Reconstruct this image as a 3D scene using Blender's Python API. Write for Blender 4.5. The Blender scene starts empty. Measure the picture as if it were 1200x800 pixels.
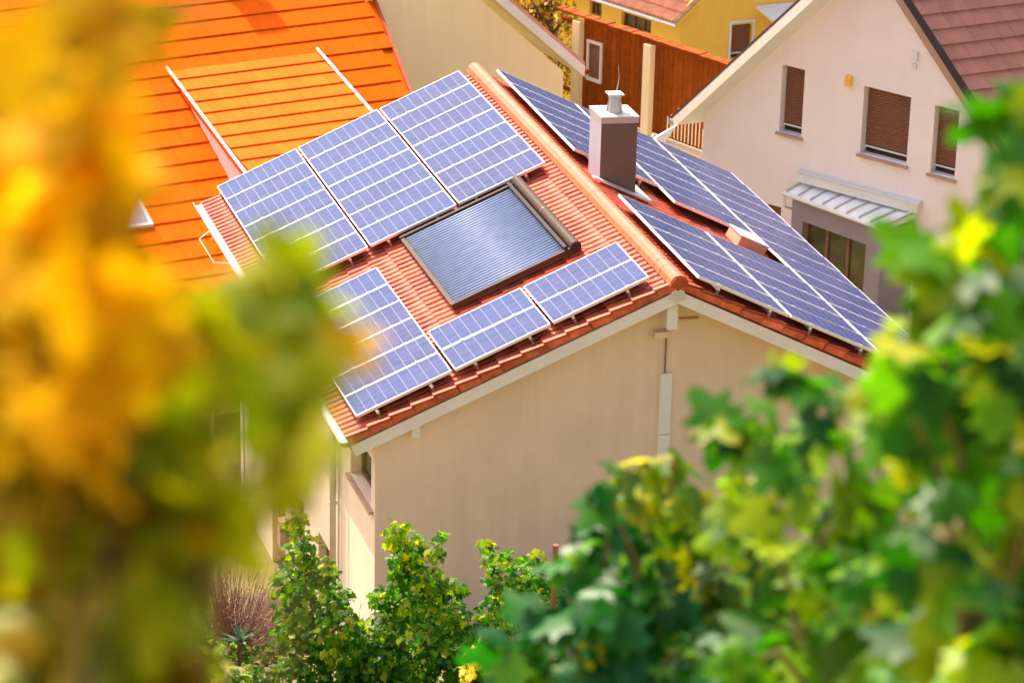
import bpy, math, random
import numpy as np
from mathutils import Matrix, Vector
from mathutils.geometry import tessellate_polygon
R = math.radians
random.seed(7); rng = np.random.default_rng(7)
scene = bpy.context.scene
COL = scene.collection

# ------------------------------------------------------------------ camera
PITCH, YAW, ROLL = -0.390, 0.305, 0.024
CAM = np.array([-14.348, -38.028, 22.901])
cp, sp, cw, sw = math.cos(PITCH), math.sin(PITCH), math.cos(YAW), math.sin(YAW)
fwd = np.array([sw*cp, cw*cp, sp]); r0 = np.array([cw, -sw, 0.0]); u0 = np.cross(r0, fwd)
rgt = math.cos(ROLL)*r0 + math.sin(ROLL)*u0
upv = -math.sin(ROLL)*r0 + math.cos(ROLL)*u0
cam_data = bpy.data.cameras.new('camera'); cam = bpy.data.objects.new('camera', cam_data); COL.objects.link(cam)
M = Matrix(((rgt[0], upv[0], -fwd[0], CAM[0]), (rgt[1], upv[1], -fwd[1], CAM[1]), (rgt[2], upv[2], -fwd[2], CAM[2]), (0, 0, 0, 1)))
cam.matrix_world = M
cam_data.sensor_width = 36.0; cam_data.lens = 3708.947/1200*36
cam_data.clip_start = 0.2; cam_data.clip_end = 3000
cam_data.dof.use_dof = True; cam_data.dof.focus_distance = 44.0
cam_data.dof.aperture_fstop = 2.9
scene.camera = cam
FH = np.array([sw, cw, 0.0])

# ------------------------------------------------------------------ light
SUN_DIR = np.array([-math.sin(R(20))*math.cos(R(50)), math.cos(R(20))*math.cos(R(50)), math.sin(R(50))])
world = bpy.data.worlds.new('World'); scene.world = world; world.use_nodes = True
wn = world.node_tree.nodes; wl = world.node_tree.links
bg = wn['Background']; sky = wn.new('ShaderNodeTexSky'); sky.sky_type = 'NISHITA'; sky.sun_disc = False
sky.sun_elevation = R(50); sky.sun_rotation = R(-20); sky.air_density = 1.0; sky.dust_density = 6.0
wl.new(sky.outputs[0], bg.inputs[0]); bg.inputs[1].default_value = 0.15
sd = bpy.data.lights.new('sun', 'SUN'); so = bpy.data.objects.new('sun', sd); COL.objects.link(so)
sd.energy = 3.5; sd.angle = R(0.5); sd.color = (1.0, 0.86, 0.68)
so.location = (0, 0, 60); so.rotation_euler = Vector(-SUN_DIR).to_track_quat('-Z', 'Y').to_euler()
scene.view_settings.view_transform = 'Standard'; scene.view_settings.look = 'None'
scene.view_settings.exposure = 1.08; scene.view_settings.gamma = 1.0
scene.cycles.max_bounces = 6; scene.cycles.diffuse_bounces = 3; scene.cycles.transmission_bounces = 4
scene.cycles.use_denoising = True

# ------------------------------------------------------------------ materials
def new_mat(name):
    m = bpy.data.materials.new(name); m.use_nodes = True
    return m, m.node_tree.nodes, m.node_tree.links, m.node_tree.nodes['Principled BSDF']
def mat(name, col, rough=0.7, metal=0.0, var=0.15, scale=3.0, bump=0.0, bscale=60.0, hue=None, spec=0.5, objvar=0.0, detail=6, streak=0.0):
    """procedural surface: base colour broken up by two noises, per-object variation, fine bump"""
    m, n, l, b = new_mat(name)
    tc = n.new('ShaderNodeTexCoord'); nz = n.new('ShaderNodeTexNoise'); nz.inputs['Scale'].default_value = scale
    nz.inputs['Detail'].default_value = detail; nz.inputs['Roughness'].default_value = 0.6
    geo = n.new('ShaderNodeNewGeometry')
    l.new(geo.outputs['Position'], nz.inputs['Vector'])
    rp = n.new('ShaderNodeValToRGB'); c = np.array(col); h = np.array(hue if hue else col)
    rp.color_ramp.elements[0].position = 0.3; rp.color_ramp.elements[1].position = 0.7
    rp.color_ramp.elements[0].color = (*(np.clip(c*(1-var), 0, 1)), 1)
    rp.color_ramp.elements[1].color = (*(np.clip(h*(1+var), 0, 1)), 1)
    l.new(nz.outputs['Fac'], rp.inputs['Fac'])
    out = rp.outputs['Color']
    if streak:                                   # rain streaks and weathering on upright surfaces
        mp = n.new('ShaderNodeMapping'); mp.inputs['Scale'].default_value = (3.2, 3.2, .28); n3 = n.new('ShaderNodeTexNoise'); n3.inputs['Scale'].default_value = 1.3; n3.inputs['Detail'].default_value = 7; n3.inputs['Roughness'].default_value = .65
        l.new(geo.outputs['Position'], mp.inputs['Vector']); l.new(mp.outputs[0], n3.inputs['Vector'])
        m3 = n.new('ShaderNodeMapRange'); m3.inputs['From Min'].default_value = .35; m3.inputs['From Max'].default_value = .7; m3.inputs['To Min'].default_value = 1-streak; m3.inputs['To Max'].default_value = 1.0
        h3 = n.new('ShaderNodeHueSaturation'); l.new(n3.outputs['Fac'], m3.inputs['Value']); l.new(m3.outputs[0], h3.inputs['Value']); l.new(out, h3.inputs['Color']); out = h3.outputs['Color']
    if objvar:
        oi = n.new('ShaderNodeObjectInfo'); mr = n.new('ShaderNodeMapRange'); hs = n.new('ShaderNodeHueSaturation')
        mr.inputs['To Min'].default_value = 1-objvar; mr.inputs['To Max'].default_value = 1+objvar
        l.new(oi.outputs['Random'], mr.inputs['Value']); l.new(mr.outputs[0], hs.inputs['Value']); l.new(out, hs.inputs['Color'])
        out = hs.outputs['Color']
    l.new(out, b.inputs['Base Color'])
    b.inputs['Roughness'].default_value = rough; b.inputs['Metallic'].default_value = metal
    b.inputs['Specular IOR Level'].default_value = spec
    if bump:
        n2 = n.new('ShaderNodeTexNoise'); n2.inputs['Scale'].default_value = bscale; n2.inputs['Detail'].default_value = 4
        l.new(geo.outputs['Position'], n2.inputs['Vector'])
        bp = n.new('ShaderNodeBump'); bp.inputs['Strength'].default_value = bump; bp.inputs['Distance'].default_value = 0.02
        l.new(n2.outputs['Fac'], bp.inputs['Height']); l.new(bp.outputs[0], b.inputs['Normal'])
    return m
def leaf_mat(name, stops, trans=0.45, rough=0.38, tcol=(1.0, 1.0, 0.5), spec=.5):
    m, n, l, b = new_mat(name)
    oi = n.new('ShaderNodeObjectInfo'); at = n.new('ShaderNodeAttribute'); at.attribute_name = 'leaf_rand'
    ad = n.new('ShaderNodeMath'); ad.operation = 'ADD'; fr = n.new('ShaderNodeMath'); fr.operation = 'FRACT'
    l.new(oi.outputs['Random'], ad.inputs[0]); l.new(at.outputs['Fac'], ad.inputs[1]); l.new(ad.outputs[0], fr.inputs[0])
    rp = n.new('ShaderNodeValToRGB'); cr = rp.color_ramp
    while len(cr.elements) < len(stops): cr.elements.new(0.5)
    for e, (p, c) in zip(cr.elements, stops): e.position = p; e.color = (*c, 1)
    l.new(fr.outputs[0], rp.inputs['Fac'])
    geo = n.new('ShaderNodeNewGeometry'); nz = n.new('ShaderNodeTexNoise'); nz.inputs['Scale'].default_value = 22; nz.inputs['Detail'].default_value = 5
    l.new(geo.outputs['Position'], nz.inputs['Vector'])
    mr = n.new('ShaderNodeMapRange'); mr.inputs['To Min'].default_value = 0.75; mr.inputs['To Max'].default_value = 1.25
    l.new(nz.outputs['Fac'], mr.inputs['Value'])
    hs = n.new('ShaderNodeHueSaturation'); l.new(rp.outputs['Color'], hs.inputs['Color']); l.new(mr.outputs[0], hs.inputs['Value'])
    l.new(hs.outputs['Color'], b.inputs['Base Color']); b.inputs['Roughness'].default_value = rough; b.inputs['Specular IOR Level'].default_value = spec
    tr = n.new('ShaderNodeBsdfTranslucent'); mx = n.new('ShaderNodeMix'); mx.data_type = 'RGBA'; mx.blend_type = 'MULTIPLY'
    mx.inputs[0].default_value = 1.0; mx.inputs[7].default_value = (*tcol, 1)
    gm = n.new('ShaderNodeHueSaturation'); gm.inputs['Value'].default_value = 2.15; gm.inputs['Saturation'].default_value = 1.05
    l.new(hs.outputs['Color'], gm.inputs['Color']); l.new(gm.outputs['Color'], mx.inputs[6]); l.new(mx.outputs[2], tr.inputs['Color'])
    ms = n.new('ShaderNodeMixShader'); ms.inputs[0].default_value = trans
    l.new(b.outputs[0], ms.inputs[1]); l.new(tr.outputs[0], ms.inputs[2])
    l.new(ms.outputs[0], n['Material Output'].inputs['Surface'])
    return m
MT = {}
MT['tile'] = mat('clay_tile', (.56, .075, .02), .5, var=.22, scale=5, bump=.35, bscale=90, objvar=.24, hue=(.68, .14, .06))
MT['ridge'] = mat('ridge_clay', (.64, .14, .055), .55, var=.2, scale=14, bump=.5, bscale=60, objvar=.06)
MT['tile_dark'] = mat('verge_clay', (.42, .06, .015), .5, var=.2, scale=6, bump=.3)
MT['otile'] = mat('orange_tile', (.74, .105, .0005), .85, var=.10, scale=2.2, spec=.05, bump=.35, bscale=50, objvar=.05)
MT['dtile'] = mat('dormer_tile', (.76, .14, .012), .85, var=.10, scale=2.2, spec=.05, bump=.35, bscale=50, objvar=.06)
MT['btile'] = mat('brown_tile', (.47, .18, .12), .65, var=.14, scale=2, bump=.4, bscale=50, objvar=.08)
MT['ptile'] = mat('pink_tile', (.66, .33, .2), .6, var=.2, scale=4, bump=.3)
MT['white_paint'] = mat('white_paint', (.78, .77, .74), .5, var=.05, scale=2, bump=.08)
MT['plaster'] = mat('house_plaster', (.84, .67, .51), .9, streak=.08, var=.06, scale=.8, bump=.25, bscale=160)
MT['plaster_white'] = mat('pale_plaster', (.93, .81, .78), .9, streak=.03, var=.04, scale=.7, bump=.22, bscale=160)
MT['plaster_cream'] = mat('cream_plaster', (.98, .84, .50), .9, streak=.05, var=.03, scale=.7, bump=.15, bscale=120)
MT['plaster_yellow'] = mat('yellow_plaster', (.98, .62, .10), .9, streak=.08, var=.05, scale=.7, bump=.15, bscale=120)
MT['plaster_grey'] = mat('mauve_plaster', (.30, .24, .27), .9, var=.07, scale=.9, bump=.2, bscale=140)
MT['plaster_orange'] = mat('tan_plaster', (.62, .30, .12), .9, var=.06, scale=.8, bump=.2)
MT['timber'] = mat('glow_tinted_timber', (.28, .064, .001), .8, spec=.15, var=.2, scale=7, bump=.3, objvar=.16)  # brown wood with the warm glow over the background mixed into its colour
MT['timber_brown'] = mat('brown_timber', (.22, .10, .05), .8, var=.3, scale=9, bump=.4)
MT['shutter'] = mat('brown_shutter', (.30, .135, .075), .55, var=.06, scale=3)
MT['sill'] = mat('sill_stone', (.48, .30, .22), .6, var=.12, scale=6, bump=.2)
MT['zinc'] = mat('zinc', (.55, .54, .53), .38, metal=.85, var=.08, scale=4)
MT['gutter'] = mat('painted_gutter', (.72, .72, .72), .35, metal=.2, var=.05)
MT['alu'] = mat('aluminium', (.74, .73, .73), .34, metal=.35, var=.04)
MT['alu_dark'] = mat('dark_aluminium', (.20, .15, .14), .45, metal=.5, var=.1)
MT['bronze'] = mat('bronze_frame', (.062, .034, .025), .6, spec=.25, var=.08)
MT['chim'] = mat('chimney_cladding', (.14, .098, .075), .55, metal=.0, var=.06, scale=3)
MT['vent'] = mat('vent_cladding', (.42, .27, .17), .7, var=.1)
MT['lit_side_tone'] = mat('pale_lit_tone', (.40, .43, .52), .4, var=.05)  # bluish pale tone of the chimney's sunlit left face, put into colour
MT['chim_cap'] = mat('chimney_cap', (.50, .46, .43), .45, metal=.1, var=.06)
MT['verge_light'] = mat('verge_paint', (.74, .60, .50), .6, var=.06)
MT['bracket'] = mat('weathered_steel', (.30, .20, .16), .6, var=.2)
MT['verge_tan'] = mat('tan_paint', (.42, .28, .2), .6, var=.06)
MT['steel'] = mat('stainless', (.62, .60, .62), .4, metal=.35, var=.06, scale=8)
MT['dark'] = mat('dark_void', (.03, .02, .018), .8, var=.2)
MT['roof_white'] = mat('white_sheet', (.84, .84, .86), .35, metal=.1, var=.03)
MT['trunk'] = mat('vine_bark', (.13, .075, .04), .95, var=.35, scale=14, bump=.8, bscale=40)
MT['cane'] = mat('vine_cane', (.17, .12, .04), .8, var=.3, scale=14)
MT['rust'] = mat('rusty_post', (.24, .09, .04), .85, var=.3, scale=10, bump=.5)
MT['twig'] = mat('brown_twig', (.26, .125, .095), .85, var=.25, scale=9)
MT['agave'] = mat('blue_leaf', (.14, .24, .15), .5, var=.15, scale=12)
MT['stone'] = mat('terrace_stone', (.62, .50, .34), .9, var=.12, scale=4, bump=.3)
def glass_mat(name, base, rough=.06):
    m, n, l, b = new_mat(name)
    nz = n.new('ShaderNodeTexNoise'); nz.inputs['Scale'].default_value = 1.6; nz.inputs['Detail'].default_value = 5
    geo = n.new('ShaderNodeNewGeometry'); l.new(geo.outputs['Position'], nz.inputs['Vector'])
    rp = n.new('ShaderNodeValToRGB'); rp.color_ramp.elements[0].position = .4; rp.color_ramp.elements[1].position = .65
    rp.color_ramp.elements[0].color = (*[c*.5 for c in base], 1); rp.color_ramp.elements[1].color = (*base, 1)
    l.new(nz.outputs['Fac'], rp.inputs['Fac']); l.new(rp.outputs[0], b.inputs['Base Color'])
    b.inputs['Roughness'].default_value = rough; b.inputs['Specular IOR Level'].default_value = .8
    return m
MT['glass'] = glass_mat('window_glass', (.10, .09, .03))
def pv_mat():
    m, n, l, b = new_mat('photovoltaic_cells')
    uv = n.new('ShaderNodeUVMap'); uv.uv_map = 'UVMap'
    sx = n.new('ShaderNodeSeparateXYZ'); l.new(uv.outputs[0], sx.inputs[0])
    def mth(op, a, bb=None, c=None):
        k = n.new('ShaderNodeMath'); k.operation = op
        for i, v in enumerate((a, bb, c)):
            if v is None: continue
            if isinstance(v, (int, float)): k.inputs[i].default_value = v
            else: l.new(v, k.inputs[i])
        return k.outputs[0]
    X = sx.outputs[0]; Y = sx.outputs[1]          # X 0..9 cells along the slope, Y 0..4 cells along the ridge
    fx = mth('FRACT', X); fy = mth('FRACT', Y)
    ex = mth('ABSOLUTE', mth('SUBTRACT', fx, .5)); ey = mth('ABSOLUTE', mth('SUBTRACT', fy, .5))
    lx = mth('GREATER_THAN', ex, .462); ly = mth('GREATER_THAN', ey, .472)
    bus = mth('LESS_THAN', mth('ABSOLUTE', mth('SUBTRACT', mth('FRACT', mth('MULTIPLY', fy, 2.0)), .5)), .045)
    cid = n.new('ShaderNodeCombineXYZ'); l.new(mth('FLOOR', X), cid.inputs[0]); l.new(mth('FLOOR', Y), cid.inputs[1])
    oi = n.new('ShaderNodeObjectInfo'); l.new(mth('MULTIPLY', oi.outputs['Random'], 91.0), cid.inputs[2])
    wn_ = n.new('ShaderNodeTexWhiteNoise'); wn_.noise_dimensions = '3D'; l.new(cid.outputs[0], wn_.inputs['Vector'])
    vor = n.new('ShaderNodeTexVoronoi'); vor.inputs['Scale'].default_value = 9; l.new(uv.outputs[0], vor.inputs['Vector'])
    rp = n.new('ShaderNodeValToRGB'); rp.color_ramp.elements[0].color = (.012, .028, .12, 1); rp.color_ramp.elements[1].color = (.040, .050, .17, 1)
    l.new(mth('ADD', mth('MULTIPLY', wn_.outputs['Value'], .65), mth('MULTIPLY', vor.outputs['Color'], .35)), rp.inputs['Fac'])
    mod = n.new('ShaderNodeMix'); mod.data_type = 'RGBA'; l.new(mth('MULTIPLY', oi.outputs['Random'], .45), mod.inputs[0])
    l.new(rp.outputs[0], mod.inputs[6]); mod.inputs[7].default_value = (.02, .055, .20, 1)
    m1 = n.new('ShaderNodeMix'); m1.data_type = 'RGBA'; l.new(mth('MULTIPLY', bus, .12), m1.inputs[0]); l.new(mod.outputs[2], m1.inputs[6]); m1.inputs[7].default_value = (.5, .5, .62, 1)
    m2 = n.new('ShaderNodeMix'); m2.data_type = 'RGBA'; l.new(mth('MAXIMUM', mth('MULTIPLY', lx, .2), mth('MULTIPLY', ly, .08)), m2.inputs[0]); l.new(m1.outputs[2], m2.inputs[6]); m2.inputs[7].default_value = (.62, .64, .74, 1)
    l.new(m2.outputs[2], b.inputs['Base Color'])
    b.inputs['Roughness'].default_value = .22; b.inputs['Specular IOR Level'].default_value = .12; b.inputs['Coat Weight'].default_value = .0
    return m
MT['pv'] = pv_mat()
MT['tube'] = mat('evacuated_tube', (.26, .32, .50), .42, metal=.0, spec=.35, var=.12, scale=6)
GREEN = leaf_mat('vine_leaf_green', [(0, (.012, .075, .006)), (.4, (.035, .15, .006)), (.7, (.09, .25, .006)), (.9, (.22, .36, .006)), (1, (.50, .50, .01))], spec=.28, trans=.45, tcol=(.95, 1, .25))
DKGREEN = leaf_mat('vine_leaf_dark', [(0, (.006, .065, .010)), (.5, (.012, .12, .012)), (.85, (.04, .20, .012)), (1, (.16, .32, .012))], spec=.3, trans=.3, rough=.38, tcol=(.6, 1, .25))
OLIVE = leaf_mat('vine_leaf_olive', [(0, (.02, .08, .004)), (.5, (.07, .15, .005)), (.85, (.17, .25, .006)), (1, (.36, .30, .01))], spec=.28, trans=.42, tcol=(1, 1, .2))
YGREEN = leaf_mat('vine_leaf_yellow_green', [(0, (.10, .17, .002)), (.5, (.24, .29, .002)), (1, (.42, .40, .003))], spec=.25, trans=.5, tcol=(1, 1, .1))
GOLD = leaf_mat('vine_leaf_gold', [(0, (.36, .25, .0005)), (.4, (.54, .36, .0005)), (.8, (.72, .48, .0005)), (1, (.80, .60, .002))], spec=.12, rough=.65, trans=.5, tcol=(1, .85, .02))  # backlight and warm upper-left glow put into the leaf colour as gold
TREE = leaf_mat('tree_leaf', [(0, (.10, .09, .005)), (.5, (.30, .20, .01)), (1, (.62, .45, .03))], trans=.45, tcol=(1, .9, .2))  # orange foliage tone holds the background's warm glow as colour
BRONZE = leaf_mat('vine_leaf_bronze', [(0, (.07, .08, .0005)), (.5, (.16, .13, .0005)), (1, (.30, .20, .0005))], spec=.12, rough=.65, trans=.45, tcol=(1, .8, .05))
VINE = leaf_mat('vine_leaf_fresh', [(0, (.010, .07, .003)), (.45, (.045, .18, .004)), (.78, (.15, .34, .005)), (1, (.42, .48, .01))], spec=.3, trans=.48, tcol=(.9, 1, .12))
YELLOW = leaf_mat('vine_leaf_yellow', [(0, (.55, .50, .05)), (1, (.85, .70, .12))], trans=.4, tcol=(1, 1, .4))

# ------------------------------------------------------------------ mesh helpers
Z = np.array([0, 0, 1.0]); Y = np.array([0, 1.0, 0])
def hd(a): return np.array([math.cos(R(a)), math.sin(R(a)), 0.0])
def V(*a): return np.array(a, float)
class MB:
    def __init__(s): s.v = []; s.f = []
    def quad(s, a, b, c, d):
        k = len(s.v); s.v += [a, b, c, d]; s.f.append((k, k+1, k+2, k+3)); return s
    def poly(s, pts):
        k = len(s.v); s.v += list(pts); s.f.append(tuple(range(k, k+len(pts)))); return s
    def box(s, o, a, b, c):
        """corner o and the three full edge vectors"""
        o, a, b, c = map(np.asarray, (o, a, b, c)); k = len(s.v)
        if np.dot(np.cross(a, b), c) < 0: a, b = b, a
        s.v += [o, o+a, o+a+b, o+b, o+c, o+a+c, o+a+b+c, o+b+c]
        s.f += [(k, k+3, k+2, k+1), (k+4, k+5, k+6, k+7), (k, k+1, k+5, k+4), (k+1, k+2, k+6, k+5), (k+2, k+3, k+7, k+6), (k+3, k, k+4, k+7)]
        return s
    def cbox(s, c, a, b, d):
        c, a, b, d = map(np.asarray, (c, a, b, d)); return s.box(c-a/2-b/2-d/2, a, b, d)
    def prism(s, pts, vec):
        k = len(s.v); n = len(pts); vec = np.asarray(vec)
        s.v += [np.asarray(p) for p in pts]+[np.asarray(p)+vec for p in pts]
        s.f.append(tuple(range(k+n-1, k-1, -1))); s.f.append(tuple(range(k+n, k+2*n)))
        for i in range(n): j = (i+1) % n; s.f.append((k+i, k+j, k+n+j, k+n+i))
        return s
    def tube(s, pts, rad, n=8, caps=True):
        pts = [np.asarray(p, float) for p in pts]; rad = rad if hasattr(rad, '__len__') else [rad]*len(pts); k = len(s.v)
        for i, p in enumerate(pts):
            t = pts[min(i+1, len(pts)-1)]-pts[max(i-1, 0)]; t = t/(np.linalg.norm(t)+1e-9)
            a = np.cross(t, Z if abs(t[2]) < .9 else V(1, 0, 0)); a /= np.linalg.norm(a); b = np.cross(t, a)
            for j in range(n): w = 2*math.pi*j/n; s.v.append(p+rad[i]*(math.cos(w)*a+math.sin(w)*b))
        for i in range(len(pts)-1):
            for j in range(n):
                q = (j+1) % n; s.f.append((k+i*n+j, k+i*n+q, k+(i+1)*n+q, k+(i+1)*n+j))
        if caps:
            s.f.append(tuple(range(k+n-1, k-1, -1))); e = k+(len(pts)-1)*n; s.f.append(tuple(range(e, e+n)))
        return s
    def mesh(s, name, material, org=(0, 0, 0), smooth=False):
        me = bpy.data.meshes.new(name); org = np.asarray(org)
        me.from_pydata([tuple(np.asarray(v)-org) for v in s.v], [], s.f); me.materials.append(material)
        if smooth: me.polygons.foreach_set('use_smooth', [True]*len(me.polygons))
        me.update(); return me
    def build(s, name, material, parent=None, org=None, smooth=False, kind=None, label=None):
        if org is None: org = ROOTS.get(parent.name, V(0, 0, 0)) if parent else V(0, 0, 0)
        o = bpy.data.objects.new(name, s.mesh(name, material, org, smooth)); COL.objects.link(o)
        if parent: o.parent = parent; ROOTS[o.name] = org
        if kind: o['kind'] = kind
        if label: o['label'] = label
        return o
ROOTS = {}
def thing(name, label, cat, loc, group=None):
    o = bpy.data.objects.new(name, None); COL.objects.link(o); o.location = loc; o.empty_display_size = .3
    o['label'] = label; o['category'] = cat
    if group: o['group'] = group
    ROOTS[o.name] = np.asarray(loc, float)
    return o
def inst(name, me, parent, pos, rot=None, scale=None, label=None):
    o = bpy.data.objects.new(name, me); COL.objects.link(o); o.parent = parent
    o.location = Vector(np.asarray(pos)-ROOTS[parent.name])
    if rot is not None: o.rotation_mode = 'QUATERNION'; o.rotation_quaternion = rot
    if scale: o.scale = (scale, scale, scale)
    return o
def wall(parent, P0, h, outer, holes, thick, material, depth=.16, name='wall'):
    """outer: (u, z) outline counter-clockwise seen from outside; the outward normal is h x Z; holes: (u0, u1, z0, z1)"""
    n = np.cross(h, Z); m = MB(); P = lambda u, z, d=0: P0*V(1, 1, 0)+h*u+Z*z-n*d
    loops = [[Vector((u, z, 0)) for u, z in outer]]+[[Vector((a, c, 0)), Vector((a, d, 0)), Vector((b, d, 0)), Vector((b, c, 0))] for a, b, c, d in holes]
    flat = [q for lp in loops for q in lp]
    for t in tessellate_polygon(loops):
        a, b, c = [flat[i] for i in t]
        if (b-a).cross(c-a).z < 0: b, c = c, b
        m.poly([P(*a[:2]), P(*b[:2]), P(*c[:2])])
    k = len(outer)
    for i in range(k):
        a, b = outer[i], outer[(i+1) % k]; m.quad(P(*b), P(*a), P(*a, thick), P(*b, thick))
    m.poly([P(u, z, thick) for u, z in outer][::-1])
    for a, b, c, d in holes:
        q = [(a, c), (b, c), (b, d), (a, d)]
        for i in range(4): m.quad(P(*q[i]), P(*q[(i+1) % 4]), P(*q[(i+1) % 4], depth+.1), P(*q[i], depth+.1))
    return m.build(name, material, parent)
def window(parent, P0, h, u0, u1, z0, z1, style='shutter', depth=.16, sill=True, mullions=1):
    n = np.cross(h, Z); P = lambda u, z, d=0: P0*V(1, 1, 0)+h*u+Z*z-n*d
    fr = MB(); w = .05
    for a, b, c, d in ((u0, u1, z0, z0+w), (u0, u1, z1-w, z1), (u0, u0+w, z0+w, z1-w), (u1-w, u1, z0+w, z1-w)):
        fr.box(P(a+.002, c+.002, depth), h*(b-a-.004), Z*(d-c-.004), -n*.06)
    if style == 'glass':
        for k in range(1, mullions+1):
            um = u0+(u1-u0)*k/(mullions+1); fr.box(P(um-.035, z0+w, depth), h*.07, Z*(z1-z0-2*w), -n*.055)
    f = fr.build('window', MT['timber_brown'] if style == 'glass' else MT['bronze'], parent)
    g = MB(); g.box(P(u0+w, z0+w, depth+.035), h*(u1-u0-2*w), Z*(z1-z0-2*w), -n*.01); g.build('pane', MT['glass'], f)
    if style == 'shutter':
        s = MB(); k = int((z1-z0)/.055)
        zb = z0+.16
        for i in range(k):
            za = zb+(z1-zb)*i/k; zc = zb+(z1-zb)*(i+1)/k
            s.quad(P(u0+.01, za, depth-.02), P(u1-.01, za, depth-.02), P(u1-.01, zc-.008, depth-.05), P(u0+.01, zc-.008, depth-.05))
            s.quad(P(u0+.01, zc-.008, depth-.05), P(u1-.01, zc-.008, depth-.05), P(u1-.01, zc, depth-.02), P(u0+.01, zc, depth-.02))
        s.build('roller_shutter', MT['shutter'], f)
        b = MB(); b.box(P(u0+.012, zb-.035, depth-.06), h*(u1-u0-.024), Z*.03, n*.02); b.build('shutter_rail', MT['white_paint'], f)
    if sill:
        s = MB(); s.box(P(u0-.05, z0-.055, -.07), h*(u1-u0+.1), Z*.05, -n*(depth+.06)); sl = s.build('sill', MT['sill'], f)
    return f

# ------------------------------------------------------------------ terrain
TD = [-40, 0, 3, 6.5, 9.5, 20, 28, 31, 33, 36.5, 39.2, 41, 43, 55, 66, 76, 120, 600]
TZ = [38, 21.3, 20.0, 18.5, 16.7, 11.3, 7.4, 6.0, 5.0, 3.3, 1.7, .6, 0, -.2, -.4, -3.6, -9, -40]
def ground_z(x, y):
    d = (x-CAM[0])*FH[0]+(y-CAM[1])*FH[1]
    return float(np.interp(d, TD, TZ))
def make_ground():
    side = np.array([FH[1], -FH[0], 0]); ds = sorted(set(TD+list(np.arange(-4, 80, 1.5)))); ss = [-500, -150, -60]+list(np.arange(-30, 31, 2.0))+[60, 150, 500]
    m = MB()
    for d in ds:
        for s in ss:
            p = CAM*V(1, 1, 0)+FH*d+side*s; z = float(np.interp(d, TD, TZ)); jit = .05*math.sin(d*2.1+s*1.3)*math.cos(s*.9) if -3 < d < 38 else 0
            m.v.append(V(p[0], p[1], z+jit))
    nS = len(ss)
    for i in range(len(ds)-1):
        for j in range(nS-1): m.f.append((i*nS+j, (i+1)*nS+j, (i+1)*nS+j+1, i*nS+j+1)[::-1])
    g = m.build('ground', mat('vineyard_soil', (.24, .15, .07), .95, var=.4, scale=1.6, bump=.8, bscale=12, hue=(.16, .14, .04)))
    g['kind'] = 'structure'; g['label'] = 'grassy vineyard slope running down to the houses'
make_ground()

# ------------------------------------------------------------------ roofing
def flat_tile_mesh(name, h, up, nrm, w, L, material, th=.028):
    m = MB(); g = .002; o = -h*(w/2-g)
    # lower end lifted on the course below
    a = o; b = h*(w-2*g)
    m.v += [a+nrm*.044, a+b+nrm*.044, a+b+up*L+nrm*.012, a+up*L+nrm*.012, a+nrm*(.044-th), a+b+nrm*(.044-th), a+b*.5+nrm*.047, a+b*.5+up*L+nrm*.014]
    m.f += [(0, 6, 7, 3), (6, 1, 2, 7), (4, 5, 1, 6, 0), (4, 0, 3), (5, 2, 1)]
    return m.mesh(name, material)
def lay_tiles(parent, me, cells, limit, material, camera=CAM):
    """cells: (position, rank). The `limit` best ranked become objects, the rest one joined part"""
    cells = sorted(cells, key=lambda c: c[1])
    for p, _ in cells[:limit]: inst('tile', me, parent, p)
    rest = cells[limit:]
    if rest:
        vs = np.array([v.co[:] for v in me.vertices]); fs = [tuple(p.vertices) for p in me.polygons]; m = MB(); org = ROOTS[parent.name]
        V_ = []; F_ = []
        for p, _ in rest:
            k = len(V_); V_ += [tuple(v) for v in (vs+p-org)]; F_ += [tuple(i+k for i in f) for f in fs]
        mm = bpy.data.meshes.new('tile_field'); mm.from_pydata(V_, [], F_); mm.materials.append(material)
        o = bpy.data.objects.new('tile_field', mm); COL.objects.link(o); o.parent = parent; o['kind'] = 'stuff'
def in_view(p, pad=30):
    q = np.asarray(p)-CAM; z = q@fwd
    if z <= 0: return False, z
    x = 600+3708.9*(q@rgt)/z; y = 400-3708.9*(q@upv)/z
    return (-pad < x < 1200+pad and -pad < y < 800+pad), z

# ================================================================== SOLAR HOUSE
A = 0.443; SK = -0.148
G = np.array([math.cos(SK), math.sin(SK), 0]); RZ = 7.2; S = 5.05; LT = 9.9
house = thing('solar_house', 'cream rendered house with orange pantile gable roof carrying blue solar panels', 'house', (0, 4.9, 0))
def roof_basis(sg):
    dn = sg*math.cos(A)*G-math.sin(A)*Z; n = sg*math.sin(A)*G+math.cos(A)*Z
    return dn, n
def rp(sg, s, t, off=0.0):
    dn, n = roof_basis(sg); return Z*RZ+dn*s+Y*t+n*off
def pantile_mesh(name, sg, w, L, material, verge=False):
    dn, n = roof_basis(sg); m = MB()
    prof = [(0, 0), (.018, .030), (.05, .044), (.082, .030), (.10, .004), (.15, .004), (.168, .030), (.20, .044), (.232, .030), (.25, .004), (.30, .004)]
    k = len(prof)
    for e, (s, lift) in enumerate(((-.02, -.03), (L+.02, 0.0))):      # upper end tucked under, lower end on top
        for t, z in prof: m.v.append(dn*s+Y*(t*w/.30)+n*(z-.044+lift))
    for t, z in prof: m.v.append(dn*(L+.02)+Y*(t*w/.30)+n*(z-.044-.028))
    for i in range(k-1):
        q = (i, i+1, k+i+1, k+i); q2 = (k+i, k+i+1, 2*k+i+1, 2*k+i)
        m.f += [q if sg > 0 else q[::-1], q2 if sg > 0 else q2[::-1]]
    me = m.mesh(name, material)
    return me
TW, TL = .30, S/15
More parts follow.
